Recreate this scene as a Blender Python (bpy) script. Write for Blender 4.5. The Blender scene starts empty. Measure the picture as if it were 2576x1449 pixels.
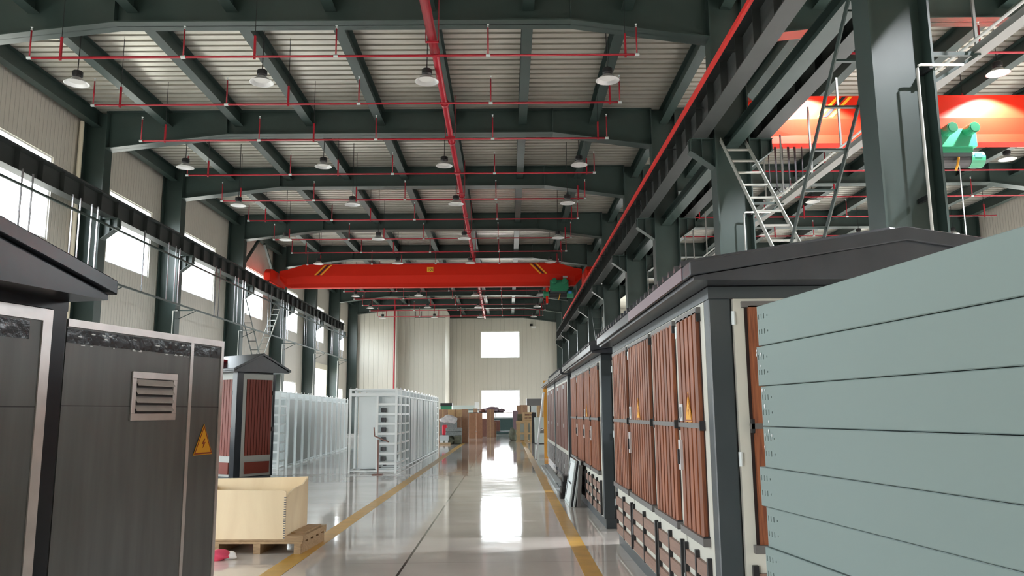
import bpy, math, random
from mathutils import Matrix, Vector
random.seed(7)
SC = bpy.context.scene
COL = SC.collection
# ------------------------------------------------------------------ camera, sky, exposure
CAM_H = 1.6
PITCH, ROLL, YAW = math.radians(8.9336), math.radians(-0.5), math.radians(0.389)
_cp, _sp, _cy, _sy = math.cos(PITCH), math.sin(PITCH), math.cos(YAW), math.sin(YAW)
FW = Vector((_sy * _cp, _cy * _cp, _sp)); _r0 = Vector((_cy, -_sy, 0)); _u0 = _r0.cross(FW)
RT = _r0 * math.cos(ROLL) + _u0 * math.sin(ROLL)
UP = -_r0 * math.sin(ROLL) + _u0 * math.cos(ROLL)
cam_data = bpy.data.cameras.new('camera'); cam = bpy.data.objects.new('camera', cam_data); COL.objects.link(cam)
cam.matrix_world = Matrix(((RT.x, UP.x, -FW.x, 0), (RT.y, UP.y, -FW.y, 0), (RT.z, UP.z, -FW.z, CAM_H), (0, 0, 0, 1)))
cam_data.sensor_width = 36; cam_data.lens = 2000 / 2576 * 36; cam_data.clip_start = 0.05; cam_data.clip_end = 300
SC.camera = cam
SKY = 13.0
LAMP_W = 160.0
world = bpy.data.worlds.new('overcast_sky'); SC.world = world; world.use_nodes = True
_wn = world.node_tree; _bg = _wn.nodes['Background']; _bg.inputs[1].default_value = SKY      # bright overcast sky over a darker yard
_wt = _wn.nodes.new('ShaderNodeTexCoord'); _ws = _wn.nodes.new('ShaderNodeSeparateXYZ'); _wr = _wn.nodes.new('ShaderNodeValToRGB')
_wn.links.new(_wt.outputs['Generated'], _ws.inputs[0]); _wn.links.new(_ws.outputs[2], _wr.inputs[0]); _wn.links.new(_wr.outputs[0], _bg.inputs[0])
_wr.color_ramp.elements[0].position = 0.0; _wr.color_ramp.elements[0].color = (0.40, 0.385, 0.35, 1)
_wr.color_ramp.elements[1].position = 0.02; _wr.color_ramp.elements[1].color = (0.97, 0.985, 1.0, 1)
_we = _wr.color_ramp.elements.new(0.5); _we.color = (1.25, 1.3, 1.4, 1)
SC.view_settings.view_transform = 'Standard'; SC.view_settings.look = 'None'
SC.view_settings.exposure = 0.6; SC.view_settings.gamma = 1; SC.view_settings.use_curve_mapping = False
cy = SC.cycles
cy.max_bounces = 7; cy.diffuse_bounces = 5; cy.glossy_bounces = 4; cy.transmission_bounces = 4; cy.transparent_max_bounces = 12
cy.caustics_reflective = False; cy.caustics_refractive = False; cy.sample_clamp_indirect = 6
cy.use_denoising = True


def seen(pts, m=40):
    """does any of these points fall inside the photo's frame"""
    for p in pts:
        d = Vector(p) - Vector((0, 0, CAM_H)); z = d.dot(FW)
        if z < 0.1: continue
        x, y = 1288 + 2000 * d.dot(RT) / z, 724.5 - 2000 * d.dot(UP) / z
        if -m < x < 2576 + m and -m < y < 1449 + m: return True
    return False


def portal(loc, rot, sx, sy):
    l = bpy.data.lights.new('daylight_opening', 'AREA'); l.shape = 'RECTANGLE'; l.size = sx; l.size_y = sy
    l.cycles.is_portal = True
    o = bpy.data.objects.new('daylight_opening', l); COL.objects.link(o); o.location = loc; o.rotation_euler = rot


# ------------------------------------------------------------------ materials
def mat(name, col, rough=0.5, metal=0.0, spec=0.5, noise=0.0, nscale=6.0, stretch=(1, 1, 1), bump=0.0, coord='Object', coat=0.0):
    m = bpy.data.materials.new(name); m.use_nodes = True
    nt = m.node_tree; b = nt.nodes['Principled BSDF']
    b.inputs['Base Color'].default_value = (*col, 1); b.inputs['Roughness'].default_value = rough
    b.inputs['Metallic'].default_value = metal; b.inputs['Specular IOR Level'].default_value = spec
    b.inputs['Coat Weight'].default_value = coat
    if noise or bump:
        tc = nt.nodes.new('ShaderNodeTexCoord'); mp = nt.nodes.new('ShaderNodeMapping'); nz = nt.nodes.new('ShaderNodeTexNoise')
        mp.inputs['Scale'].default_value = stretch; nz.inputs['Scale'].default_value = nscale; nz.inputs['Detail'].default_value = 6
        nt.links.new(tc.outputs[coord], mp.inputs[0]); nt.links.new(mp.outputs[0], nz.inputs['Vector'])
        if noise:
            cr = nt.nodes.new('ShaderNodeValToRGB')
            cr.color_ramp.elements[0].position = 0.3; cr.color_ramp.elements[1].position = 0.7
            cr.color_ramp.elements[0].color = (*[max(0, c * (1 - noise)) for c in col], 1)
            cr.color_ramp.elements[1].color = (*[min(1, c * (1 + noise)) for c in col], 1)
            nt.links.new(nz.outputs['Fac'], cr.inputs[0]); nt.links.new(cr.outputs[0], b.inputs['Base Color'])
        if bump:
            bp = nt.nodes.new('ShaderNodeBump'); bp.inputs['Strength'].default_value = bump; bp.inputs['Distance'].default_value = 0.01
            nt.links.new(nz.outputs['Fac'], bp.inputs['Height']); nt.links.new(bp.outputs[0], b.inputs['Normal'])
    return m


def math_node(nt, op, a, b=None, c=None):
    n = nt.nodes.new('ShaderNodeMath'); n.operation = op
    for i, v in enumerate((a, b, c)):
        if v is None: continue
        if isinstance(v, (int, float)): n.inputs[i].default_value = v
        else: nt.links.new(v, n.inputs[i])
    return n.outputs[0]


def ribbed(name, col, axis, pitch, width, rough=0.45, depth=0.012):
    """sheet siding with narrow raised ribs every `pitch` metres along the world axis"""
    m = mat(name, col, rough); nt = m.node_tree; b = nt.nodes['Principled BSDF']
    g = nt.nodes.new('ShaderNodeNewGeometry'); s = nt.nodes.new('ShaderNodeSeparateXYZ'); nt.links.new(g.outputs['Position'], s.inputs[0])
    f = math_node(nt, 'FRACT', math_node(nt, 'DIVIDE', s.outputs[axis], pitch))
    d = math_node(nt, 'ABSOLUTE', math_node(nt, 'SUBTRACT', f, 0.5))
    h = math_node(nt, 'SMOOTH_MIN', math_node(nt, 'DIVIDE', d, width / pitch), 1.0, 0.3)
    bp = nt.nodes.new('ShaderNodeBump'); bp.inputs['Strength'].default_value = 1; bp.inputs['Distance'].default_value = depth
    nt.links.new(h, bp.inputs['Height']); nt.links.new(bp.outputs[0], b.inputs['Normal'])
    mx = nt.nodes.new('ShaderNodeMix'); mx.data_type = 'RGBA'
    mx.inputs['A'].default_value = (*[c * 0.85 for c in col], 1); mx.inputs['B'].default_value = (*col, 1)
    nt.links.new(h, mx.inputs['Factor']); nt.links.new(mx.outputs['Result'], b.inputs['Base Color'])
    return m


def wood(name, c1, c2, var=0.25, scale=3.0, rough=0.5, stretch=(14, 14, 1)):
    m = mat(name, c1, rough); nt = m.node_tree; b = nt.nodes['Principled BSDF']
    tc = nt.nodes.new('ShaderNodeTexCoord'); mp = nt.nodes.new('ShaderNodeMapping'); mp.inputs['Scale'].default_value = stretch
    g = nt.nodes.new('ShaderNodeNewGeometry')
    ad = nt.nodes.new('ShaderNodeVectorMath'); ad.operation = 'ADD'
    cb = nt.nodes.new('ShaderNodeCombineXYZ')
    for i in range(3): nt.links.new(math_node(nt, 'MULTIPLY', g.outputs['Random Per Island'], 37.0 + i * 11), cb.inputs[i])
    nt.links.new(tc.outputs['Object'], mp.inputs[0]); nt.links.new(mp.outputs[0], ad.inputs[0]); nt.links.new(cb.outputs[0], ad.inputs[1])
    nz = nt.nodes.new('ShaderNodeTexNoise'); nz.inputs['Scale'].default_value = scale; nz.inputs['Detail'].default_value = 8; nz.inputs['Distortion'].default_value = 1.5
    nt.links.new(ad.outputs[0], nz.inputs['Vector'])
    cr = nt.nodes.new('ShaderNodeValToRGB'); cr.color_ramp.elements[0].position = 0.32; cr.color_ramp.elements[1].position = 0.68
    cr.color_ramp.elements[0].color = (*c2, 1); cr.color_ramp.elements[1].color = (*c1, 1)
    nt.links.new(nz.outputs['Fac'], cr.inputs[0])
    hs = nt.nodes.new('ShaderNodeHueSaturation'); nt.links.new(cr.outputs[0], hs.inputs['Color'])
    nt.links.new(math_node(nt, 'ADD', math_node(nt, 'MULTIPLY', g.outputs['Random Per Island'], 2 * var), 1 - var), hs.inputs['Value'])
    nt.links.new(hs.outputs[0], b.inputs['Base Color'])
    return m


M = {}
M['steel'] = mat('dark_green_steel_paint', (0.027, 0.047, 0.042), 0.42, noise=0.12, nscale=1.5)
M['girder'] = mat('grey_steel_paint', (0.036, 0.042, 0.041), 0.5, noise=0.1, nscale=2)
M['wall'] = ribbed('cream_wall_sheeting', (0.62, 0.585, 0.52), 1, 0.2, 0.025)
M['wall_x'] = ribbed('cream_end_wall_sheeting', (0.56, 0.54, 0.47), 0, 0.42, 0.03)
M['deck'] = mat('galvanised_roof_deck', (0.62, 0.595, 0.53), 0.36, metal=0.6, noise=0.12, nscale=2.0, stretch=(0.4, 1.5, 1))
M['red'] = mat('red_crane_paint', (0.62, 0.021, 0.0075), 0.5, spec=0.15)
M['pipe_red'] = mat('red_pipe_paint', (0.36, 0.012, 0.026), 0.35)
M['bar_red'] = mat('red_busbar_plastic', (0.72, 0.03, 0.025), 0.4)
M['hoist'] = mat('green_hoist_paint', (0.02, 0.20, 0.10), 0.35)
M['cab'] = mat('dark_grey_cabinet_paint', (0.05, 0.062, 0.068), 0.33, noise=0.08, nscale=2)
M['cab_dark'] = mat('charcoal_gloss_paint', (0.011, 0.0145, 0.019), 0.25, spec=0.3, noise=0.2, nscale=3)
M['roofgrey'] = mat('grey_roof_paint', (0.042, 0.047, 0.056), 0.26, noise=0.15, nscale=2.5)
M['cream'] = mat('cream_door_paint', (0.60, 0.60, 0.53), 0.45)
M['wood'] = wood('red_brown_wood', (0.32, 0.105, 0.04), (0.15, 0.042, 0.018))
M['wood_dark'] = wood('dark_brown_wood', (0.20, 0.085, 0.06), (0.12, 0.05, 0.04), 0.15)
M['wood_plank'] = wood('weathered_plank_wood', (0.26, 0.15, 0.11), (0.19, 0.11, 0.085), 0.3, stretch=(1, 14, 14))
M['brown'] = mat('rust_brown_slat', (0.13, 0.028, 0.018), 0.5, spec=0.2)
M['slat_gap'] = mat('dark_red_gap_shade', (0.018, 0.008, 0.006), 0.7)  # near-black colour that paints the shade between slats
M['kiosk_frame'] = mat('grey_green_frame_paint', (0.25, 0.26, 0.24), 0.45)
M['trough'] = mat('grey_trough_metal', (0.14, 0.135, 0.13), 0.4)
M['black'] = mat('black_metal', (0.012, 0.012, 0.014), 0.45)
M['chrome'] = mat('bright_metal', (0.72, 0.72, 0.72), 0.22, metal=1)
M['alu'] = mat('brushed_aluminium', (0.58, 0.545, 0.53), 0.38, metal=0.75, noise=0.1, nscale=8)
M['panel'] = mat('pale_blue_green_paint', (0.225, 0.29, 0.278), 0.6, spec=0.25)
M['grey_sheet'] = mat('grey_sheet_panel', (0.105, 0.108, 0.106), 0.5, noise=0.16, nscale=2.2, stretch=(6, 6, 0.6))
M['film'] = mat('black_protective_film', (0.02, 0.022, 0.025), 0.18, noise=0.5, nscale=9, bump=0.7)
M['film_white'] = mat('torn_white_film', (0.7, 0.72, 0.72), 0.35)
M['rack'] = mat('pale_grey_rack_paint', (0.78, 0.83, 0.83), 0.42)
M['galv'] = mat('galvanised_sheet', (0.55, 0.60, 0.60), 0.45, metal=0.25)
M['panel_brown'] = mat('orange_brown_board', (0.42, 0.21, 0.12), 0.6, noise=0.15, nscale=5, stretch=(8, 8, 1))
M['side_grey'] = mat('grey_side_sheet', (0.38, 0.42, 0.41), 0.45)
M['ply'] = wood('plywood', (0.88, 0.74, 0.50), (0.78, 0.63, 0.41), 0.06, 1.2, 0.6, (1.5, 1.5, 0.5))
M['pallet'] = wood('pallet_wood', (0.46, 0.32, 0.18), (0.30, 0.20, 0.11), 0.25, 3, 0.7, (2, 12, 12))
M['carton'] = mat('brown_cardboard', (0.31, 0.18, 0.11), 0.8, noise=0.12)
M['carton_light'] = mat('light_cardboard', (0.46, 0.31, 0.16), 0.8, noise=0.1)
M['yellow'] = mat('yellow_floor_paint', (0.62, 0.36, 0.07), 0.3, noise=0.15, nscale=4)
M['sign'] = mat('yellow_sign', (0.85, 0.42, 0.02), 0.45)
M['sign_red'] = mat('sign_dark_red', (0.30, 0.05, 0.012), 0.5)
M['paper'] = mat('white_label', (0.62, 0.62, 0.62), 0.5)
M['ink'] = mat('grey_label_print', (0.30, 0.30, 0.30), 0.6)
M['cloth_pink'] = mat('pink_cloth', (0.62, 0.06, 0.12), 0.8, bump=0.4, noise=0.2)
M['cloth_green'] = mat('olive_cloth', (0.22, 0.25, 0.05), 0.85, bump=0.4)
M['foam'] = mat('grey_foam', (0.20, 0.215, 0.21), 0.85, noise=0.2, nscale=12)
M['plastic'] = mat('clear_plastic_wrap', (0.52, 0.50, 0.49), 0.3, bump=0.6, noise=0.2)
M['red_cloth'] = mat('red_wrap', (0.62, 0.02, 0.04), 0.55)
M['olive'] = mat('olive_sack', (0.13, 0.135, 0.095), 0.8, bump=0.5, noise=0.25)
M['tarp'] = mat('dark_green_tarpaulin', (0.03, 0.06, 0.055), 0.6, bump=0.4)
M['white'] = mat('white_paint', (0.78, 0.78, 0.76), 0.45)
M['orange'] = mat('orange_board', (0.66, 0.30, 0.03), 0.5)
M['pale_green'] = mat('pale_grey_green_paint', (0.50, 0.56, 0.52), 0.5)
M['stone'] = mat('mottled_stone_print', (0.15, 0.135, 0.13), 0.5, noise=0.85, nscale=14)
M['lampmetal'] = mat('spun_aluminium', (0.80, 0.80, 0.80), 0.38, metal=0.5)
M['lamp_lens'] = mat('frosted_lens', (0.80, 0.80, 0.78), 0.5)
M['mauve'] = mat('mauve_film', (0.18, 0.12, 0.14), 0.4)
M['conduit'] = mat('white_conduit', (0.68, 0.69, 0.66), 0.4)
M['downpipe'] = mat('cream_pipe', (0.72, 0.66, 0.52), 0.45)
M['blue'] = mat('blue_label', (0.05, 0.25, 0.65), 0.4)
M['amber'] = mat('amber_rope', (0.55, 0.25, 0.02), 0.5)
M['window_frame'] = mat('white_window_frame', (0.75, 0.75, 0.75), 0.4)

_m = bpy.data.materials.new('lit_lens'); _m.use_nodes = True
_b = _m.node_tree.nodes['Principled BSDF']; _b.inputs['Emission Color'].default_value = (0.93, 0.94, 1, 1); _b.inputs['Emission Strength'].default_value = 14
M['lit_lens'] = _m
# window glass: clear pane, a little reflection
_m = bpy.data.materials.new('window_glass'); _m.use_nodes = True; nt = _m.node_tree; nt.nodes.clear()
_o = nt.nodes.new('ShaderNodeOutputMaterial'); _t = nt.nodes.new('ShaderNodeBsdfTransparent'); _g = nt.nodes.new('ShaderNodeBsdfGlossy'); _x = nt.nodes.new('ShaderNodeMixShader')
_t.inputs[0].default_value = (0.94, 0.97, 0.97, 1); _g.inputs['Roughness'].default_value = 0.05; _x.inputs[0].default_value = 0.06
nt.links.new(_t.outputs[0], _x.inputs[1]); nt.links.new(_g.outputs[0], _x.inputs[2]); nt.links.new(_x.outputs[0], _o.inputs[0])
M['glass'] = _m
# polished concrete floor: cloudy grey, saw-cut joints, slight unevenness
_m = mat('polished_concrete', (0.33, 0.32, 0.305), 0.14, spec=0.5); nt = _m.node_tree; b = nt.nodes['Principled BSDF']
g = nt.nodes.new('ShaderNodeNewGeometry'); s = nt.nodes.new('ShaderNodeSeparateXYZ'); nt.links.new(g.outputs['Position'], s.inputs[0])
nz = nt.nodes.new('ShaderNodeTexNoise'); nz.inputs['Scale'].default_value = 0.8; nz.inputs['Detail'].default_value = 8; nt.links.new(g.outputs['Position'], nz.inputs['Vector'])
cr = nt.nodes.new('ShaderNodeValToRGB'); cr.color_ramp.elements[0].color = (0.61, 0.555, 0.50, 1); cr.color_ramp.elements[1].color = (0.76, 0.70, 0.635, 1)
cr.color_ramp.elements[0].position = 0.3; cr.color_ramp.elements[1].position = 0.7
nt.links.new(nz.outputs['Fac'], cr.inputs[0])
jx = math_node(nt, 'LESS_THAN', math_node(nt, 'ABSOLUTE', math_node(nt, 'SUBTRACT', math_node(nt, 'FLOORED_MODULO', math_node(nt, 'ADD', s.outputs[0], 1.12 + 3.0), 6.0), 3.0)), 0.014)
jy = math_node(nt, 'LESS_THAN', math_node(nt, 'ABSOLUTE', math_node(nt, 'SUBTRACT', math_node(nt, 'FLOORED_MODULO', s.outputs[1], 6.0), 3.0)), 0.005)
mx = nt.nodes.new('ShaderNodeMix'); mx.data_type = 'RGBA'; mx.inputs['B'].default_value = (0.05, 0.05, 0.05, 1)
nt.links.new(cr.outputs[0], mx.inputs['A']); nt.links.new(math_node(nt, 'MAXIMUM', jx, math_node(nt, 'MULTIPLY', jy, 0.4)), mx.inputs['Factor']); nt.links.new(mx.outputs['Result'], b.inputs['Base Color'])
n2 = nt.nodes.new('ShaderNodeTexNoise'); n2.inputs['Scale'].default_value = 1.0; n2.inputs['Detail'].default_value = 4
mp2 = nt.nodes.new('ShaderNodeMapping'); mp2.inputs['Scale'].default_value = (0.9, 2.2, 1); nt.links.new(g.outputs['Position'], mp2.inputs[0]); nt.links.new(mp2.outputs[0], n2.inputs['Vector'])
bp = nt.nodes.new('ShaderNodeBump'); bp.inputs['Strength'].default_value = 0.06; bp.inputs['Distance'].default_value = 0.02
nt.links.new(n2.outputs['Fac'], bp.inputs['Height']); nt.links.new(bp.outputs[0], b.inputs['Normal'])
n3 = nt.nodes.new('ShaderNodeTexNoise'); n3.inputs['Scale'].default_value = 2.5; n3.inputs['Detail'].default_value = 6; nt.links.new(g.outputs['Position'], n3.inputs['Vector'])
nt.links.new(math_node(nt, 'ADD', math_node(nt, 'MULTIPLY', n3.outputs['Fac'], 0.06), 0.035), b.inputs['Roughness'])
M['floor'] = _m


# ------------------------------------------------------------------ mesh helpers
class MB:
    def __init__(self, T=None): self.v = []; self.f = []; self.T = T; self.cut = []
    def add(self, vs, fs):
        n = len(self.v); self.cut.append((n, len(self.f)))
        self.v += [tuple(self.T @ Vector(p)) if self.T is not None else tuple(p) for p in vs]
        self.f += [tuple(n + i for i in q) for q in fs]; return self
    def box(self, x0, x1, y0, y1, z0, z1):
        if x1 < x0: x0, x1 = x1, x0
        if y1 < y0: y0, y1 = y1, y0
        if z1 < z0: z0, z1 = z1, z0
        return self.add([(x0, y0, z0), (x1, y0, z0), (x1, y1, z0), (x0, y1, z0), (x0, y0, z1), (x1, y0, z1), (x1, y1, z1), (x0, y1, z1)],
                        [(0, 3, 2, 1), (4, 5, 6, 7), (0, 1, 5, 4), (1, 2, 6, 5), (2, 3, 7, 6), (3, 0, 4, 7)])
    def bar(self, p, q, w, h, side=(0, 0, 1)):
        """rectangular bar from p to q; h measured along `side`, w across it"""
        p, q = Vector(p), Vector(q); d = (q - p).normalized(); s = Vector(side); s = (s - d * s.dot(d)).normalized(); t = d.cross(s)
        vs = [e + t * (a * w / 2) + s * (c * h / 2) for e in (p, q) for a, c in ((-1, -1), (1, -1), (1, 1), (-1, 1))]
        return self.add(vs, [(3, 2, 1, 0), (4, 5, 6, 7), (0, 1, 5, 4), (1, 2, 6, 5), (2, 3, 7, 6), (3, 0, 4, 7)])
    def tube(self, pts, r, n=10, caps=True):
        pts = [Vector(p) for p in pts]; rings = []
        for i, p in enumerate(pts):
            d = ((pts[min(i + 1, len(pts) - 1)] - pts[max(i - 1, 0)])).normalized()
            s = Vector((0, 0, 1)) if abs(d.z) < 0.9 else Vector((1, 0, 0))
            s = (s - d * s.dot(d)).normalized(); t = d.cross(s)
            rings.append([p + (t * math.cos(2 * math.pi * k / n) + s * math.sin(2 * math.pi * k / n)) * r for k in range(n)])
        vs = [q for rg in rings for q in rg]; fs = []
        for i in range(len(pts) - 1):
            for k in range(n):
                a, b2 = i * n + k, i * n + (k + 1) % n; fs.append((a, b2, b2 + n, a + n))
        if caps: fs += [tuple(range(n))[::-1], tuple((len(pts) - 1) * n + k for k in range(n))]
        return self.add(vs, fs)
    def lathe(self, prof, c=(0, 0, 0), n=20):
        vs = [(c[0] + r * math.cos(2 * math.pi * k / n), c[1] + r * math.sin(2 * math.pi * k / n), c[2] + z) for r, z in prof for k in range(n)]
        fs = []
        for i in range(len(prof) - 1):
            for k in range(n):
                a, b2 = i * n + k, i * n + (k + 1) % n; fs.append((a, b2, b2 + n, a + n))
        return self.add(vs, fs)
    def prism(self, poly, axis, a, b2):
        """polygon (list of 2-D points) extruded along axis 'x','y','z' from a to b2"""
        def P(u, v, w): return {'x': (w, u, v), 'y': (u, w, v), 'z': (u, v, w)}[axis]
        n = len(poly)
        vs = [P(u, v, a) for u, v in poly] + [P(u, v, b2) for u, v in poly]
        fs = [tuple(range(n))[::-1], tuple(range(n, 2 * n))] + [(i, (i + 1) % n, n + (i + 1) % n, n + i) for i in range(n)]
        return self.add(vs, fs)
    def holes(self, axis, c0, c1, us, vs_, holes, depth_faces=True):
        """a plate normal to `axis` between c0 and c1 over us x vs_ with rectangular holes (u0,u1,v0,v1)"""
        U = sorted({*us, *[h[i] for h in holes for i in (0, 1)]}); V = sorted({*vs_, *[h[i] for h in holes for i in (2, 3)]})
        def P(c, u, v): return {'x': (c, u, v), 'y': (u, c, v), 'z': (u, v, c)}[axis]
        solid = {}
        for i in range(len(U) - 1):
            for j in range(len(V) - 1):
                um, vm = (U[i] + U[i + 1]) / 2, (V[j] + V[j + 1]) / 2
                solid[i, j] = not any(h[0] < um < h[1] and h[2] < vm < h[3] for h in holes)
        for (i, j), s in solid.items():
            if not s: continue
            u0, u1, v0, v1 = U[i], U[i + 1], V[j], V[j + 1]
            for c in (c0, c1): self.add([P(c, u0, v0), P(c, u1, v0), P(c, u1, v1), P(c, u0, v1)], [(0, 1, 2, 3)])
            for di, dj, (a, b2) in ((-1, 0, ((u0, v0), (u0, v1))), (1, 0, ((u1, v0), (u1, v1))), (0, -1, ((u0, v0), (u1, v0))), (0, 1, ((u0, v1), (u1, v1)))):
                if not solid.get((i + di, j + dj), False):
                    self.add([P(c0, *a), P(c0, *b2), P(c1, *b2), P(c1, *a)], [(0, 1, 2, 3)])
        return self
    def build_each(self, name, m, parent, bevel=0.0):
        """every added piece becomes a part of its own"""
        ends = self.cut[1:] + [(len(self.v), len(self.f))]; out = []
        for (v0, f0), (v1, f1) in zip(self.cut, ends):
            q = MB(); q.v = self.v[v0:v1]; q.f = [tuple(i - v0 for i in f) for f in self.f[f0:f1]]
            if q.v: out.append(q.build(name, m, parent, bevel=bevel))
        return out
    def build(self, name, m, parent=None, smooth=False, bevel=0.0, base=True):
        me = bpy.data.meshes.new(name); vs = self.v; off = Vector((0, 0, 0))
        if parent is None and base and vs:
            xs, ys, zs = zip(*vs); off = Vector(((min(xs) + max(xs)) / 2, (min(ys) + max(ys)) / 2, min(zs)))
            vs = [tuple(Vector(p) - off) for p in vs]
        me.from_pydata(vs, [], self.f); me.update()
        bm_fix(me)
        if smooth:
            for p in me.polygons: p.use_smooth = True
        me.materials.append(m if not isinstance(m, str) else M[m])
        o = bpy.data.objects.new(name, me); COL.objects.link(o); o.location = off
        if parent is not None: o.parent = parent
        if bevel:
            bv = o.modifiers.new('edge', 'BEVEL'); bv.width = bevel; bv.segments = 2; bv.limit_method = 'ANGLE'
        return o


import bmesh
def bm_fix(me):
    b = bmesh.new(); b.from_mesh(me); bmesh.ops.recalc_face_normals(b, faces=b.faces); b.to_mesh(me); b.free()


def tag(o, label, cat, group=None, kind='thing'):
    o['label'] = label; o['category'] = cat; o['kind'] = kind
    if group: o['group'] = group
    return o


def struct(o): o['kind'] = 'structure'; return o


def thing(name, label, cat, loc=(0, 0, 0), rz=0.0, group=None):
    o = bpy.data.objects.new(name, None); COL.objects.link(o); o.location = loc; o.rotation_euler = (0, 0, rz); o.empty_display_size = 0.2
    return tag(o, label, cat, group)


def copy_tree(o, parent=None):
    c = o.copy(); COL.objects.link(c)
    if parent is not None: c.parent = parent
    for ch in list(o.children): copy_tree(ch, c)
    return c


def dup(root, loc, rz=None, label=None, group=None):
    c = copy_tree(root); c.location = loc
    if rz is not None: c.rotation_euler = (0, 0, rz)
    if label: c['label'] = label
    if group: c['group'] = group
    return c


ORD = 'first second third fourth fifth sixth seventh eighth ninth tenth eleventh twelfth thirteenth fourteenth fifteenth sixteenth'.split()

# ------------------------------------------------------------------ the building shell
FR = [2.3, 9.9, 17.5, 25.0, 31.1, 38.7, 46.2, 53.7, 61.2, 68.6, 75.85]     # frame lines along the hall
XL0, XL1 = -13.75, -12.95        # windowed wall, inner face of its columns
XM0, XM1 = 4.75, 5.55            # column row between the two halls
XR0, XR1 = 22.75, 23.55
ZD = 11.45                        # underside of the roof deck
struct(MB().box(XL0 - 0.3, XR1 + 0.3, -6.3, 76.6, -0.2, 0).build('floor', 'floor'))
struct(MB().box(0.75, 0.93, 3.0, 50, 0, 0.002).build('floor_marking_1', 'yellow'))
struct(MB().box(-2.52, -2.30, 3.0, 44, 0, 0.002).build('floor_marking_2', 'yellow'))
# roof deck: ribbed sheet, ribs running across the halls
mb = MB(); prof = []; y = -6.3
while y < 76.6:
    prof += [(y, ZD), (y + 0.215, ZD), (y + 0.195, ZD + 0.1), (y + 0.34, ZD + 0.1)]; y += 0.32
n = len(prof)
mb.add([(XL0 - 0.3, a, z) for a, z in prof] + [(XR1 + 0.3, a, z) for a, z in prof], [(i, i + 1, n + i + 1, n + i) for i in range(n - 1)])
mb.add([(XL0 - 0.3, -6.3, ZD + 0.3), (XR1 + 0.3, -6.3, ZD + 0.3), (XR1 + 0.3, 76.9, ZD + 0.3), (XL0 - 0.3, 76.9, ZD + 0.3)], [(0, 1, 2, 3)])
struct(mb.build('ceiling', 'deck', base=False))

WIN = []
def window(axis, c, u0, u1, v0, v1, inward, mull=()):
    """frame and pane in an opening of a wall normal to `axis`"""
    k = len(WIN) + 1; t = 0.05
    P = (lambda m, a0, a1, b0, b1, d0, d1: m.box(d0, d1, a0, a1, b0, b1)) if axis == 'x' else (lambda m, a0, a1, b0, b1, d0, d1: m.box(a0, a1, d0, d1, b0, b1))
    m = MB()
    for a in ((u0, u0 + t, v0, v1), (u1 - t, u1, v0, v1), (u0 + t, u1 - t, v0, v0 + t), (u0 + t, u1 - t, v1 - t, v1)): P(m, *a, c - 0.04, c + 0.04)
    for a in mull: P(m, *a, c - 0.02, c + 0.02)
    w = struct(m.build('window_%d' % k, 'window_frame'))
    off = w.location
    p = MB(); P(p, u0 + t, u1 - t, v0 + t, v1 - t, c - 0.004, c + 0.004)
    p.v = [tuple(Vector(q) - off) for q in p.v]
    p.build('pane', 'glass', w)
    WIN.append(w)
    uc, vc = (u0 + u1) / 2, (v0 + v1) / 2
    if axis == 'x': portal((c - inward * 0.12, uc, vc), (0, -inward * math.pi / 2, 0), v1 - v0, u1 - u0)
    else: portal((uc, c - inward * 0.12, vc), (inward * math.pi / 2, 0, 0), u1 - u0, v1 - v0)


UPW = [(FR[i] + (FR[i + 1] - FR[i]) / 2 - w + 0.05, FR[i] + (FR[i + 1] - FR[i]) / 2 + w + 0.15) for i in range(10) for w in ((1.6 if FR[i + 1] - FR[i] < 7 else 1.85),)]
UPW[2] = (19.7, 23.35); UPW[3] = (26.85, 30.15); UPW[4] = (33.3, 36.95)
hl = [(a, b2, 6.85, 9.4) for a, b2 in UPW] + [(a, b2, 1.1, 3.7) for i, (a, b2) in enumerate(UPW) if i != 7]
hl[6 + 10] = (48.3, 52.1, 1.1, 3.7)
DOOR = (56.4, 60.7, 0.0, 5.3)
struct(MB().holes('x', XL0, XL0 - 0.16, (-6.3, 76.6), (0, ZD), hl + [DOOR]).build('wall_left', 'wall', base=False))
for h in hl: window('x', XL0 - 0.08, *h, 1)
# tall loading door in the windowed wall: cream frame, glazed leaf
m = MB(); a0, a1, _, z1 = DOOR
m.box(XL0 - 0.16, XL0 + 0.08, a0, a0 + 0.3, 0, z1).box(XL0 - 0.16, XL0 + 0.08, a1 - 0.3, a1, 0, z1).box(XL0 - 0.16, XL0 + 0.08, a0 + 0.3, a1 - 0.3, z1 - 0.4, z1)
d = struct(m.build('door_1', 'downpipe')); off = d.location
m = MB().box(XL0 - 0.09, XL0 - 0.08, a0 + 0.3, a1 - 0.3, 0.02, z1 - 0.4); m.v = [tuple(Vector(q) - off) for q in m.v]; m.build('pane', 'glass', d)
portal((XL0 - 0.25, (a0 + a1) / 2, z1 / 2), (0, -math.pi / 2, 0), z1, a1 - a0)
# wall of the far side of the second hall
hr = [(a, b2, v0, v1) for a, b2 in UPW[:9] for v0, v1 in ((6.85, 9.4), (1.1, 3.7))]
struct(MB().holes('x', XR1 + 0.05, XR1 + 0.21, (-6.3, 76.6), (0, ZD), hr).build('wall_right', 'wall', base=False))
for h in hr[::2]: window('x', XR1 + 0.13, *h, -1)
for h in hr[1::2]: window('x', XR1 + 0.13, *h, -1)
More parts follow.
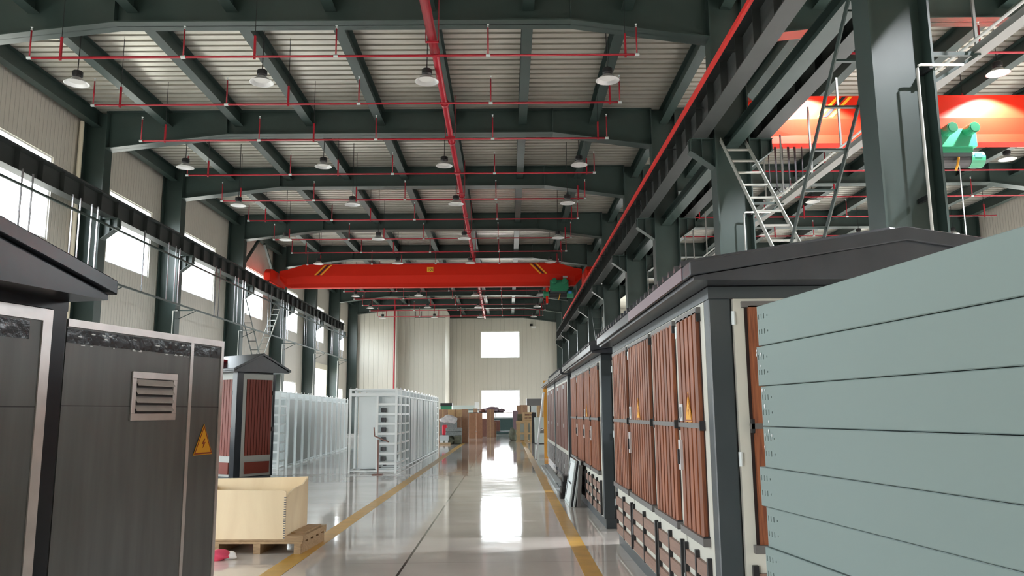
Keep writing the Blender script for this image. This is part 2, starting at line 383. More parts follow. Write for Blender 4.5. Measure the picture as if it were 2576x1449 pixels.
# far wall with its window and open gate, stepped wall at the corner
GATE = (-2.53, 1.2, 0.0, 3.78); FW_ = (-2.54, 1.2, 6.83, 9.35)
fh = [GATE, FW_, (9.0, 13.0, 6.85, 9.4), (15.0, 19.0, 6.85, 9.4), (12.0, 16.0, 0.0, 4.0)]
struct(MB().holes('y', 76.2, 76.4, (XL0, XR1 + 0.05), (0, ZD), fh).build('wall_far', 'wall_x', base=False))
window('y', 76.3, *FW_, -1, mull=[(-1.6, -0.65, 8.33, 8.36), (-0.68, -0.65, 7.3, 8.33)])
for h in fh[2:4]: window('y', 76.3, *h, -1)
for h in (GATE, fh[4]): portal(((h[0] + h[1]) / 2, 76.45, (h[2] + h[3]) / 2), (-math.pi / 2, 0, 0), h[1] - h[0], h[3] - h[2])
m = MB(); t = 0.08
m.box(GATE[0], GATE[0] + t, 76.16, 76.4, 0, GATE[3]).box(GATE[1] - t, GATE[1], 76.16, 76.4, 0, GATE[3]).box(GATE[0] + t, GATE[1] - t, 76.16, 76.4, GATE[3] - t, GATE[3])
struct(m.build('door_2', 'window_frame'))
struct(MB().box(XL0, -9.6, 68.95, 70.199, 0, 10.93).build('wall_corner', 'wall_x', base=False))
struct(MB().box(XL0, -5.46, 70.2, 75.6, 0, 10.93).build('wall_corner_step', 'wall_x', base=False))
# near wall behind the camera with an unseen opening added and sized for its daylight
nh = [(-11.5, -5.0, 0.0, 4.4)]
struct(MB().holes('y', -6.2, -6.0, (XL0, XR1 + 0.05), (0, ZD), nh).build('wall_near', 'wall_x', base=False))
for h in nh: portal(((h[0] + h[1]) / 2, -6.3, (h[2] + h[3]) / 2), (math.pi / 2, 0, 0), h[1] - h[0], h[3] - h[2])

# ------------------------------------------------------------------ steel frame
def h_column(x0, x1, yc, label, group, fl=0.46):
    f = 0.03
    m = MB().box(x0, x0 + f, yc - fl / 2, yc + fl / 2, 0.03, ZD - 0.02).box(x1 - f, x1, yc - fl / 2, yc + fl / 2, 0.03, ZD - 0.02).box(x0 + f, x1 - f, yc - 0.015, yc + 0.015, 0.03, ZD - 0.02)
    t = thing('steel_column', label, 'column', ((x0 + x1) / 2, yc, 0), 0, group)
    m.T = None; m.v = [(p[0] - (x0 + x1) / 2, p[1] - yc, p[2]) for p in m.v]
    m.build('shaft', 'steel', t)
    MB().box(-(x1 - x0) / 2 - (0.08 if x0 > 0 else 0), (x1 - x0) / 2 + (0.08 if x1 < 23 else 0), -fl / 2 - 0.08, fl / 2 + 0.08, 0, 0.03).build('base_plate', 'steel', t)
    return t


GC = 'steel columns of the frame'
colsM = {}
for i, yf in enumerate(FR):
    if 3 <= i <= 9: h_column(XL0 + 0.02, XL1, yf, 'dark green steel column against the windowed wall, %s of its row' % ORD[i - 3], GC)
    if i >= 1: colsM[i] = h_column(XM0, XM1, yf, 'green steel column in the row between the halls, %s of the row' % ORD[i - 1], GC)
    if 4 <= i <= 7: h_column(XR0, XR1, yf, 'green steel column on the far side of the second hall, %s of its row' % ORD[i - 4], GC)


def rafter(x0, x1, yf, label):
    kinks = [(x0, 10.17), (x0 + 3.87, 10.62), (x1 - 3.2, 10.62), (x1, 10.17)]
    m = MB()
    poly = kinks + [(x1, ZD - 0.01), (x0, ZD - 0.01)]
    m.prism(poly, 'y', yf - 0.012, yf + 0.012)
    for (a, za), (b2, zb) in zip(kinks[:-1], kinks[1:]):
        m.prism([(a, za), (b2, zb), (b2, zb + 0.03), (a, za + 0.03)], 'y', yf - 0.23, yf + 0.23)
    m.box(x0, x1, yf - 0.2, yf + 0.2, ZD - 0.011, ZD - 0.001)
    for xx in (kinks[1][0], kinks[2][0]): m.box(xx - 0.012, xx + 0.012, yf - 0.2, yf + 0.2, 10.65, ZD - 0.011)
    t = thing('roof_beam', label, 'beam', ((x0 + x1) / 2, yf, 10.17), 0, 'main roof beams')
    m.v = [(p[0] - (x0 + x1) / 2, p[1] - yf, p[2] - 10.17) for p in m.v]
    m.build('haunched_beam', 'steel', t)


for i, yf in enumerate(FR):
    if i >= 2: rafter(XL1, XM0, yf, 'wide dark steel roof beam over the aisle, %s beam from the camera' % ORD[i - 2])
    if 2 <= i <= 8: rafter(XM1, XR0, yf, 'dark steel roof beam over the second hall, %s beam from the camera' % ORD[i - 2])

# joists between the roof beams
JX1 = [-13.36 + 2.32 * k for k in range(9)]; JX2 = [5.2 + 2.2 * k for k in range(9)]
_jm = {}
def joist(x, ya, yb, label, group):
    L = round(yb - ya - 0.05, 3); z0, z1 = -0.5, -0.012
    if L not in _jm:
        m = MB().box(-0.135, 0.135, -L / 2, L / 2, z0, z0 + 0.02).box(-0.01, 0.01, -L / 2, L / 2, z0 + 0.02, z1 - 0.02).box(-0.135, 0.135, -L / 2, L / 2, z1 - 0.02, z1)
        me = m.build('roof_joist', 'steel', base=False); _jm[L] = me.data; bpy.data.objects.remove(me)
    o = bpy.data.objects.new('roof_joist', _jm[L]); COL.objects.link(o); o.location = (x, (ya + yb) / 2, ZD)
    tag(o, label, 'joist', group)


for i in range(1, len(FR) - 1):
    ya, yb = FR[i], FR[i + 1]
    for k, x in enumerate(JX1):
        if k == 8: continue
        if i == 1 and k == 0: continue
        if i == 1: lab = 'dark roof joist ending at the frontmost roof beam, %s from the windowed wall' % ORD[k]
        else: lab = '%s roof joist from the windowed wall, spanning the %s roof bay' % (ORD[k], ORD[i - 2])
        if seen([(x, yb - 0.3, 10.95), (x, ya + 0.3, 10.95), (x, (ya + yb) / 2, 10.95)]): joist(x, ya, yb, lab, 'roof joists over the aisle')
    for k, x in enumerate(JX2):
        if i > 7: continue
        lab = '%s roof joist past the column row, %s bay of the second hall' % (ORD[k], ORD[i - 1])
        if seen([(x, yb - 0.3, 10.95), (x, ya + 0.3, 10.95), (x, (ya + yb) / 2, 10.95)]): joist(x, ya, yb, lab, 'roof joists over the second hall')

# ------------------------------------------------------------------ crane runways
def girder(xc, ya, yb, name, label, h, zb):
    """runway I-girder with stiffeners and a rail; h = total depth, zb = its underside"""
    h -= 0.02      # web height plus lower flange
    t = thing(name, label, 'crane girder', (xc, (ya + yb) / 2, zb)); L = yb - ya
    m = MB().box(-0.2, 0.2, -L / 2, L / 2, h, h + 0.02).box(-0.17, 0.17, -L / 2, L / 2, 0, 0.02).box(-0.008, 0.008, -L / 2, L / 2, 0.02, h)
    m.build('beam', 'girder', t)
    s = MB(); y = -L / 2 + 0.3
    while y < L / 2:
        s.box(-0.15, -0.008, y - 0.006, y + 0.006, 0.02, h).box(0.008, 0.15, y - 0.006, y + 0.006, 0.02, h); y += 1.05
    o = s.build('stiffener', 'girder', t); o['kind'] = 'stuff'
    MB().prism([(x, z - 0.83 + h) for x, z in [(-0.055, 0.85), (0.055, 0.85), (0.055, 0.865), (0.015, 0.88), (0.015, 0.93), (0.035, 0.94), (0.035, 0.97), (-0.035, 0.97), (-0.035, 0.94), (-0.015, 0.93), (-0.015, 0.88), (-0.055, 0.865)]], 'y', -L / 2, L / 2).build('rail', 'girder', t)
    return t


girder(-12.68, 9.0, 61.4, 'crane_runway_girder', 'long dark crane girder with stiffeners along the windowed wall', 0.60, 7.88)
girder(4.42, 2.0, 68.5, 'crane_runway_girder', 'long crane girder on the aisle side of the middle columns, carrying the red bar', 0.73, 7.75)
girder(5.88, 2.0, 68.5, 'crane_runway_girder', 'long crane girder on the second hall side of the middle columns', 0.73, 7.75)


def corbel(x_col, x_tip, yf, label, group, zt=7.75):
    t = thing('column_bracket', label, 'bracket', (x_col, yf, zt - 0.55), 0, group)
    d = x_tip - x_col; z1 = 0.55
    MB().prism([(0, -0.12), (d, 0.28), (d, z1), (0, z1)], 'y', -0.01, 0.01).build('web_plate', 'steel', t)
    m = MB().prism([(0, -0.14), (d, 0.26), (d, 0.28), (0, -0.12)], 'y', -0.15, 0.15)
    m.box(min(0, d), max(0, d), -0.15, 0.15, z1 - 0.02, z1)
    for u in (0.5, 0.95): m.box(d * u - 0.008, d * u + 0.008, -0.14, 0.14, -0.12 + 0.4 * u + 0.02, z1 - 0.02)
    m.build('flange', 'steel', t)


for i, yf in enumerate(FR[:-1]):
    if 3 <= i <= 8: corbel(XL1, -12.42, yf, 'steel bracket under the windowed wall crane girder at its %s column' % ORD[i - 3], 'brackets under the crane girders', 7.88)
    if i >= 1:
        corbel(XM0, 4.2, yf, 'steel bracket under the aisle crane girder at the %s middle column' % ORD[i - 1], 'brackets under the crane girders')
        corbel(XM1, 6.1, yf, 'steel bracket towards the second hall at the %s middle column' % ORD[i - 1], 'brackets under the crane girders')

for i in range(1, 9):      # ties between the middle columns
    ya, yb = FR[i] + 0.02, FR[i + 1] - 0.02
    m = MB().box(5.0, 5.3, ya, yb, 7.52, 7.54).box(5.0, 5.3, ya, yb, 7.78, 7.8).box(5.14, 5.16, ya, yb, 7.54, 7.78)
    tag(m.build('tie_beam', 'steel'), 'horizontal steel tie between the %s and %s middle columns' % (ORD[i - 1], ORD[i]), 'tie beam', 'ties between the middle columns')


def lattice_brace(ya, za, yb, zb, xs, label, pitch=0.5, mt='steel', rung_t=0.03):
    t = thing('lattice_brace', label, 'brace', (sum(xs) / 2, ya, min(za, zb)))
    o = Vector((sum(xs) / 2, ya, min(za, zb)))
    A, B = Vector((0, ya, za)), Vector((0, yb, zb)); L = (B - A).length; dr = (B - A).normalized()
    for x in xs:
        MB().bar(Vector((x, ya, za)) - o, Vector((x, yb, zb)) - o, 0.02, 0.1, side=(0, dr.z, -dr.y)).build('leg', mt, t)
    k = pitch
    r = MB()
    while k < L - 0.1:
        p = A + dr * k
        r.bar(Vector((xs[0], p.y, p.z)) - o, Vector((xs[1], p.y, p.z)) - o, 0.07, rung_t, side=(0, 0, 1)); k += pitch
    r.build_each('rung', mt, t)


M['brace_light'] = mat('pale_grey_brace_paint', (0.30, 0.31, 0.28), 0.45)
lattice_brace(17.3, 7.7, 10.2, 0.4, (4.88, 5.42), 'pale ladder-like steel brace leaning from the second middle column', 0.52, 'brace_light')
lattice_brace(10.1, 7.75, 17.2, 0.4, (4.88, 5.42), 'darker ladder-like steel brace running from the first column down to the second', 0.72, 'steel')
lattice_brace(38.9, 7.7, 46.0, 0.4, (4.9, 5.4), 'ladder-like steel brace between the far middle columns, falling away', 0.5, 'steel')
lattice_brace(45.9, 7.7, 39.0, 0.4, (4.9, 5.4), 'ladder-like steel brace between the far middle columns, rising away', 0.5, 'steel')
lattice_brace(39.0, 8.0, 43.9, 3.0, (-13.5, -13.1), 'dark steel brace leg crossing the wall window, falling away from the camera', 0.6, 'steel')
lattice_brace(46.0, 8.0, 41.2, 3.0, (-13.5, -13.1), 'pale ladder-like brace beside the wall window, rising away from the camera', 0.5, 'brace_light')
for (ya, za, yb, zb), lb in ((((39.0, 8.7, 41.9, 10.9)), 'short dark diagonal strut above the crane girder, rising to the joist'), (((42.9, 10.9, 45.9, 8.7)), 'short pale diagonal strut above the crane girder beside the red crane')):
    tag(MB().bar((-13.3, ya, za), (-13.3, yb, zb), 0.12, 0.12).build('diagonal_strut', 'steel'), lb, 'brace')

# rail rack with rods under the windowed wall girder
t = thing('rod_rack', 'two long thin rails with hanging rods below the windowed wall girder', 'rail rack', (-12.36, 41, 5.7))
for nm, z in (('upper_rail', 7.46), ('lower_rail', 5.74)):
    MB().box(-0.03, 0.03, -23, 20.4, z - 5.7 - 0.03, z - 5.7 + 0.03).build(nm, 'steel', t)
M['rail_grey'] = mat('mid_grey_rail_paint', (0.15, 0.155, 0.145), 0.45)
M['rod'] = mat('shiny_galvanised_rod', (0.62, 0.62, 0.66), 0.25, metal=0.8)
for i in range(2, 8):
    y1 = FR[i + 1]
    for q in (0.95, 1.3, 1.95, 2.35, 4.3, 4.75) if FR[i + 1] - FR[i] > 7 else (0.95, 1.3, 1.95, 3.9):
        MB().bar((0, y1 - q - 41 - 0.55, 0.0), (0, y1 - q - 41 - 0.55, 2.18), 0.035, 0.035, side=(0, 1, 0)).build('rod', 'rod', t)
    MB().bar((0, y1 - 41, 0.0), (-0.58, y1 - 41, 0.0), 0.05, 0.05).bar((0, y1 - 41 + 0.3, 0.0), (-0.565, y1 - 41, -0.35), 0.03, 0.03).build('wall_arm', 'steel', t)

t = thing('rod_rack', 'long pale rail with hanging rods on the second hall side of the columns', 'rail rack', (6.3, 33, 6.25))
MB().box(-0.09, 0.09, -31, 35, 0.0, 0.1).build('lower_rail', 'rail_grey', t)
MB().tube([(-0.13, -31, 0.13), (-0.13, 35, 0.13)], 0.02, 8).build('rail_conduit', 'conduit', t)
for k in range(26):
    MB().bar((0.0, -30.3 + 1.45 * k + (0.25 if k % 3 == 1 else 0), 0.1), (0.0, -30.3 + 1.45 * k + (0.25 if k % 3 == 1 else 0), 1.6), 0.035, 0.035, side=(0, 1, 0)).build('rod', 'rail_grey', t)
for i in range(1, 9):
    MB().bar((0, FR[i] - 33, 0.0), (-0.745, FR[i] - 33, 0.0), 0.05, 0.05).bar((-0.05, FR[i] - 33, -0.02), (-0.74, FR[i] - 33, -0.45), 0.04, 0.04).build('column_arm', 'steel', t)

tag(MB().tube([(-13.63, 24.55, 0), (-13.63, 24.55, 11.0)], 0.07).build('rain_downpipe', 'downpipe'), 'cream rain downpipe on the windowed wall beside a green column', 'pipe')
for i in range(4, 9):
    tag(MB().tube([(-12.75, FR[i] - 0.5, 5.62), (-12.92, FR[i] - 0.5, 5.62), (-12.92, FR[i] - 0.5, 0.0)], 0.02, 6).build('conduit', 'conduit'), 'thin white conduit running down by the %s windowed wall column' % ORD[i - 3], 'conduit', 'white conduits by the columns')
for i, lb in ((1, 'white conduit with a bend on the big green column'), (2, 'thin white conduit with a bend on the second middle column'), (3, 'thin white conduit on the third middle column'), (4, 'thin white conduit on the fourth middle column'), (5, 'thin white conduit on the fifth middle column')):
    y = FR[i] - 0.27; x = 5.3
    t = thing('bent_conduit', lb, 'conduit', (x, y, 0), 0, 'white conduits by the columns')
    MB().tube([(0, 0, 0), (0, 0, 5.93), (0.02, 0, 5.97), (0.05, 0, 5.98), (0.6, 0, 5.98)], 0.019, 8).build('pipe', 'conduit', t, smooth=True)
    MB().box(0.16, 0.2, 0.0, 0.25, 5.93, 6.0).box(-0.02, 0.02, 0.0, 0.25, 4.2, 4.26).build('clip', 'black', t)

# red busbar
t = thing('busbar', 'long straight red conductor bar along the middle crane girder', 'conductor bar', (4.0, 30, 8.2))
MB().box(-0.03, 0.03, -26, 26, -0.045, 0.045).build('bar', 'bar_red', t)
for k in range(18):
    MB().box(0.0, 0.41, -24.4 + 2.8 * k, -24.4 + 2.8 * k + 0.03, 0.045, 0.075).build('support_arm', 'girder', t)

# ------------------------------------------------------------------ overhead cranes
def crane(x0, x1, yc, label, sx, hoist_x):
    """single box-girder crane between rails x0 and x1"""
    z0 = 8.45; t = thing('overhead_crane', label, 'crane', ((x0 + x1) / 2, yc, z0)); W = (x1 - x0) / 2
    a, b2 = -W + 0.55, W - 0.55
    def sec(x, h0, h1):      # section of the girder at x: h0 bottom height, h1 top height
        mid = h0 + (h1 - h0) * 0.5; low = h0 + (h1 - h0) * 0.17
        return [(x, -0.15, h0), (x, 0.15, h0), (x, 0.15, low), (x, 0.25, mid), (x, 0.25, h1), (x, -0.25, h1), (x, -0.25, mid), (x, -0.15, low)]
    secs = [sec(a - 0.25, 0.45, 0.9), sec(a + 0.15, 0.0, 0.96), sec(a + 1.05, 0.0, 1.24), sec(b2 - 1.05, 0.0, 1.24), sec(b2 - 0.15, 0.0, 0.96), sec(b2 + 0.25, 0.45, 0.9)]
    m = MB(); m.add([p for s in secs for p in s], [(i * 8 + k, i * 8 + (k + 1) % 8, i * 8 + 8 + (k + 1) % 8, i * 8 + 8 + k) for i in range(5) for k in range(8)] + [tuple(range(8)), tuple(40 + k for k in range(8))])
    m.box(a + 0.4, b2 - 0.4, -0.2, 0.2, -0.025, 0)
    m.build('girder', 'red', t)
    for s in (-1, 1):
        e = MB().prism([(-1.5, 0.2), (1.5, 0.2), (1.5, 0.6), (1.15, 0.85), (-1.15, 0.85), (-1.5, 0.6)], 'x', s * W - 0.16, s * W + 0.16).build('end_carriage', 'red', t)
        w = MB()
        for yy in (-1.2, 1.2):
            w.add([], []); w.tube([(s * W - 0.05, yy, 0.301), (s * W + 0.05, yy, 0.301)], 0.15, 14)
        w.build_each('wheel', 'black', e)
    # striped warnings near both ends
    for s, xx in ((1, a + 2.2), (-1, b2 - 2.2)):
        m1, m2 = MB(), MB()
        for k in range(3):
            o = 0.16 * k
            q = [(xx - s * 0.55 + s * o, 0.66), (xx - s * 0.45 + s * o, 0.66), (xx + s * 0.1 + s * o, 1.22), (xx + s * o, 1.22)]
            (m1 if k != 1 else m2).prism(q, 'y', -0.256, -0.25)
        m1.build_each('warning_stripe', 'sign', t); m2.build('warning_stripe', 'black', t)
    return t


cr1 = crane(-12.68, 4.42, 43.0, 'red overhead crane spanning the aisle with a yellow 10t plate', 1, 2.8)
s = MB().box(-0.17, 0.17, -0.262, -0.25, 0.78, 1.06); s.v = [(p[0] - 0.04, p[1], p[2]) for p in s.v]; sg = s.build('capacity_plate', 'sign', cr1)
fc = bpy.data.curves.new('capacity_text', 'FONT'); fc.body = '10t'; fc.size = 0.24; fc.extrude = 0.002; fc.align_x = 'CENTER'; fc.align_y = 'CENTER'
fo = bpy.data.objects.new('capacity_text', fc); COL.objects.link(fo); fo.parent = sg; fo.location = (-0.04, -0.264, 0.92); fo.rotation_euler = (math.pi / 2, 0, 0); fc.materials.append(M['black'])
bpy.context.view_layer.update()
_tm = bpy.data.meshes.new_from_object(fo.evaluated_get(bpy.context.evaluated_depsgraph_get())); _mx = fo.matrix_local.copy(); bpy.data.objects.remove(fo)
fo = bpy.data.objects.new('capacity_text', _tm); COL.objects.link(fo); fo.parent = sg; fo.matrix_local = _mx
MB().box(7.2, 7.45, -0.262, -0.25, 0.42, 0.52).build('maker_plate', 'paper', cr1)
cr2 = crane(5.88, 22.42, 19.9, 'red overhead crane in the second hall, lit orange by lamps', 1, 11.5)


def hoist(loc, label, m):
    t = thing('crane_hoist', label, 'hoist', loc)
    # trolley with two drive motors, hung on the girder's lower flange
    MB().box(-0.5, 0.5, -0.48, -0.29, -0.42, -0.02).box(-0.5, 0.5, 0.29, 0.48, -0.42, -0.02).box(-0.5, 0.5, -0.48, 0.48, -0.5, -0.42).build('trolley', 'hoist', t)
    for x in (-0.3, 0.3):
        for y in (-1, 1): MB().tube([(x, y * 0.155, -0.209), (x, y * 0.29, -0.209)], 0.06, 12).build('trolley_wheel', 'black', t)
    for x in (-0.28, 0.28):
        o = MB().tube([(x, -0.8, -0.1), (x, -0.45, -0.1)], 0.14, 16).build('drive_motor', 'hoist', t, smooth=False)
        MB().tube([(x, -0.82, -0.1), (x, -0.8, -0.1)], 0.11, 16).build('motor_cap', 'hoist', o)
    MB().box(-0.42, 0.42, -0.4, -0.3, -0.62, -0.5).box(-0.42, 0.42, 0.05, 0.15, -0.62, -0.5).build_each('hanger_plate', 'hoist', t)
    MB().tube([(-0.55, -0.12, -0.74), (0.42, -0.12, -0.74)], 0.2, 18).build('rope_drum', 'black', t)
    MB().tube([(0.42, -0.12, -0.74), (0.72, -0.12, -0.74), (0.78, -0.12, -0.74)], 0.21, 18).build('hoist_motor', 'hoist', t)
    MB().tube([(-0.85, -0.12, -0.74), (-0.55, -0.12, -0.74)], 0.22, 16).build('gearbox', 'hoist', t)
    g = MB().prism([(-0.5, -0.72), (0.4, -0.72), (0.4, -0.52), (-0.5, -0.52)], 'y', -0.36, -0.33).build('drum_guard', 'cab', t)
    MB().box(0.5, 0.68, -0.335, -0.325, -0.74, -0.62).build('name_plate', 'blue', t)
    MB().tube([(0.05, -0.37, -0.75), (0.0, -0.38, -0.95), (-0.05, -0.36, -1.1)], 0.03, 6).build('rope_guide', 'amber', t)
    MB().box(-0.72, -0.6, -0.3, -0.2, -1.25, -0.4).build('limit_arm', 'red', t)
    MB().tube([(0.15, -0.2, -0.85), (0.15, -0.2, -4.5)], 0.012, 6).build('wire_rope', 'galv', t)
    MB().box(0.08, 0.22, -0.27, -0.13, -4.85, -4.5).build('hook_block', 'sign', t)
    return t


h1 = hoist((2.85, 43.0, 8.72), 'green hoist with twin motors on the aisle crane', None)
for ch in list(h1.children):
    if ch.name.startswith(('wire_rope', 'hook_block')): bpy.data.objects.remove(ch)
hoist((11.55, 19.9, 8.72), 'green hoist hanging from the orange-lit crane, with a wire rope', None)
t = thing('festoon_cable', 'looped black crane cables hanging below the second hall crane', 'cable', (6.9, 19.9, 8.4))
for k in range(5):
    x = -0.05 + 0.17 * k
    MB().tube([(x, 0, 0)] + [(x + 0.18 * (1 - math.cos(a)) / 2, 0, -0.9 - 0.25 * math.sin(a) * (1 + 0.3 * (k % 2))) for a in [math.pi * j / 8 for j in range(9)]] + [(x + 0.2, 0, 0)], 0.014, 6).build('cable_loop', 'black', t)

# ------------------------------------------------------------------ sprinkler piping
t = thing('sprinkler_main', 'thick red sprinkler main running the length of the ceiling', 'pipe', (-1.72, 33, 9.78))
MB().tube([(0.12, -35, 0), (0.12, -15.8, 0)], 0.105, 14).build('wide_pipe', 'pipe_red', t, smooth=True)
MB().tube([(0.12, -15.8, 0), (-0.2, 35.8, 0)], 0.082, 14).build('pipe', 'pipe_red', t, smooth=True)
for y in [-15.9 + 3.05 * k for k in range(17)]:
    x = 0.12 - (y + 15.8) * 0.0062
    MB().tube([(x, y, 0), (x, y + 0.1, 0)], 0.115, 14).build('coupling', 'pipe_red', t)
for y in [-16.6 + 6.1 * k for k in range(9)]:
    x = 0.12 - (y + 15.8) * 0.0062
    MB().box(x - 0.15, x + 0.15, y, y + 0.05, -0.13, -0.1).box(x - 0.15, x - 0.135, y, y + 0.04, -0.13, 10.95 - 9.78).box(x + 0.135, x + 0.15, y, y + 0.04, -0.13, 10.95 - 9.78).build('hanger', 'pipe_red', t)


def branch(y, x0, x1, label, group, hall=1):
    t = thing('sprinkler_branch', label, 'pipe', ((x0 + x1) / 2, y, 9.62), 0, group); c = (x0 + x1) / 2
    MB().tube([(x0 - c, 0, 0), (x1 - c, 0, 0)], 0.028, 8).build('pipe', 'pipe_red', t, smooth=True)
    ups = [x0, -7.28, -3.83, -0.38, x1] if hall == 1 else [x0 + 3.45 * k for k in range(5) if x0 + 3.45 * k < x1 + 0.1]
    hang = [-10.05, -5.67, 2.74] if hall == 1 else [x0 + 0.7, x0 + 5.1, x1 - 0.5]
    for x in ups:
        r = MB().tube([(x - c, 0, 0.0), (x - c, 0, 0.68)], 0.018, 8).build('riser', 'pipe_red', t, smooth=True)
        MB().tube([(x - c - 0.05, 0, 0), (x - c + 0.05, 0, 0)], 0.04, 8).build('elbow', 'galv', r)
        MB().lathe([(0.0, 0.66), (0.025, 0.67), (0.01, 0.71), (0.03, 0.74), (0.0, 0.745)], (x - c, 0, 0), 8).build('sprinkler_head', 'galv', r)
    for x in hang:
        o = MB().bar((x - c, 0, -0.06), (x - c, 0, 0.5), 0.045, 0.045, side=(0, 1, 0)).build('hanger', 'pipe_red', t)
        MB().bar((x - c, 0, 0.5), (x - c, 0, ZD - 9.62 + 0.01), 0.012, 0.012, side=(0, 1, 0)).build('hanger_rod', 'black', o)


BY = [17.0, 19.8, 22.55, 25.97, 29.26, 32.4, 36.07, 39.15, 42.3, 45.0, 49.0, 52.0, 55.5, 58.8, 62.0, 65.8]
for k, y in enumerate(BY):
    branch(y, -10.75, 3.0, 'thin red sprinkler branch pipe across the aisle ceiling, %s from the camera' % ORD[k], 'sprinkler branch pipes')
for k, y in enumerate((13.9, 17.0, 20.6, 22.9, 25.97, 29.26, 32.4, 36.07)):
    branch(y, 7.4, 20.6, 'thin red sprinkler branch pipe under the second hall ceiling, %s from the camera' % ORD[k], 'sprinkler branch pipes of the second hall', 2)
tag(MB().tube([(-9.68, 68.25, 0), (-9.68, 68.25, 11.4)], 0.07, 10).build('fire_riser', 'pipe_red'), 'vertical red fire pipe on the bright corner wall', 'pipe')
tag(MB().box(-8.1, -5.47, 70.15, 70.194, 10.02, 10.05).box(-8.13, -8.1, 70.15, 70.194, 10.02, 10.6).box(-7.6, -7.57, 70.15, 70.194, 10.05, 10.6).build('wall_conduit', 'black'), 'thin dark conduit line high on the stepped corner wall', 'conduit')

# ------------------------------------------------------------------ high-bay lamps
_lamps = {}
def lamp(x, y, z, label, group, lit=False, top=None):
    t = thing('high_bay_lamp', label, 'lamp', (x, y, z), 0, group)
    key = lit
    if key not in _lamps:
        d = {}
        d['driver_housing'] = MB().lathe([(0, 0.30), (0.10, 0.30), (0.12, 0.28), (0.12, 0.18), (0.09, 0.14), (0.0, 0.14)], n=20).build('driver_housing', 'black', base=False)
        d['reflector'] = MB().lathe([(0.09, 0.14), (0.13, 0.11), (0.27, 0.0), (0.285, -0.01), (0.265, -0.006), (0.12, 0.10), (0.0, 0.105)], n=24).build('reflector', 'lampmetal', base=False, smooth=True)
        d['lens'] = MB().lathe([(0.0, 0.045), (0.1, 0.045), (0.19, 0.052)] if not lit else [(0.0, -0.008), (0.2, -0.008), (0.27, 0.0)], n=20).build('lens', 'lit_lens' if lit else 'lamp_lens', base=False)
        _lamps[key] = {k: o.data for k, o in d.items()}
        for o in d.values(): bpy.data.objects.remove(o)
    for nm, me in _lamps[key].items():
        o = bpy.data.objects.new(nm, me); COL.objects.link(o); o.parent = t
    h = ZD + 0.11 - z
    MB().tube([(0, 0, 0.3), (0.012 * (1 if x < 0 else -1), 0, 0.3 + (h - 0.3) * 0.4), (0.0, 0, h)], 0.011, 6).build('cord', 'black', t)
    if lit:
        l = bpy.data.lights.new('high_bay_light', 'SPOT'); l.energy = LAMP_W * 22; l.shadow_soft_size = 0.12; l.spot_size = math.radians(122); l.spot_blend = 0.2; l.color = (0.95, 0.96, 1.0)
        lo = bpy.data.objects.new('high_bay_light', l); COL.objects.link(lo); lo.parent = t; lo.location = (0, 0, -0.03)
    return t


rows = [(17.9, 9.4, (-10.14, -5.77, -1.86, 2.44), 10.6), (25.42, 9.72, (-10.6, -6.04, -2.04, 2.44), 10.6), (28.1, 9.13, (-9.72, -5.58, -1.82, 2.24), None), (33.9, 9.13, (-9.6, -5.57, -1.83, 2.26), None),
        (41.0, 9.4, (-9.85, -5.7, -1.9, 2.3), None), (51.3, 9.2, (-9.85, -5.75, -2.04, 2.2), None), (57.2, 9.2, (-9.9, -5.75, -2.08, 2.2), None), (63.3, 9.2, (-9.95, -5.8, -2.1, 2.15), None)]
for k, (y, z, xs, top) in enumerate(rows):
    for j, x in enumerate(xs):
        lamp(x, y, z, 'unlit high-bay lamp over the aisle, %s row, %s from the windowed wall' % (ORD[k], ORD[j]), 'high-bay lamps over the aisle', False, top)
for k, (y, lits) in enumerate(((5.1, (0, 1, 2)), (12.2, (0, 1, 2)), (19.0, (0, 1, 2, 3)), (26.0, (1,)), (31.4, ()), (37.6, ()))):
    for j, x in enumerate((7.85, 12.5, 17.1, 21.7)):
        lit = j in lits
        if not lit and not seen([(x, y, 10.0)], 0): continue
        lamp(x, y, 10.0, '%s high-bay lamp in the second hall, %s row, %s from the columns' % ('glowing' if lit else 'unlit', ORD[k], ORD[j]), 'high-bay lamps of the second hall', lit)

# ------------------------------------------------------------------ gabled enclosures
def gable_roof(t, ridge, g0, g1, r0, r1, zb, ze, zr, mt, ribs=True, th=0.09, lip=None):
    """two-layer gabled roof: upper cap sheet over a lower fascia with flat soffit; ridge axis 'x' or 'y'"""
    c = (g0 + g1) / 2
    cap = [(g0, ze), (c, zr), (g1, ze), (g1, ze - th), (c, zr - th), (g0, ze - th)]
    low = [(g0 + 0.03, zb), (g0 + 0.03, ze - th), (c, zr - th), (g1 - 0.03, ze - th), (g1 - 0.03, zb)]
    m = MB().prism(cap, ridge, r0, r1); o = m.build('roof', mt, t, bevel=0.006)
    MB().prism(low, ridge, r0 + 0.03, r1 - 0.03).build('fascia', mt, o)
    if ribs:
        m = MB(); k = r0 + 0.1; s = (zr - ze) / (c - g0)
        while k < r1 - 0.05:
            for a, b2, sg in ((g0 - 0.01, c, 1), (g1 + 0.01, c, -1)):
                za, zb2 = (ze, zr)
                n0 = len(m.v)
                def P(g, r, z): return (r, g, z) if ridge == 'x' else (g, r, z)
                m.add([P(a, k - 0.03, za), P(a, k + 0.03, za), P(a, k, za + 0.045), P(b2, k - 0.03, zb2), P(b2, k + 0.03, zb2), P(b2, k, zb2 + 0.045)],
                      [(0, 1, 2), (3, 5, 4), (0, 3, 4, 1), (1, 4, 5, 2), (2, 5, 3, 0)])
            k += 0.2
        m.build('sheet_ribs', mt, o)
    return o


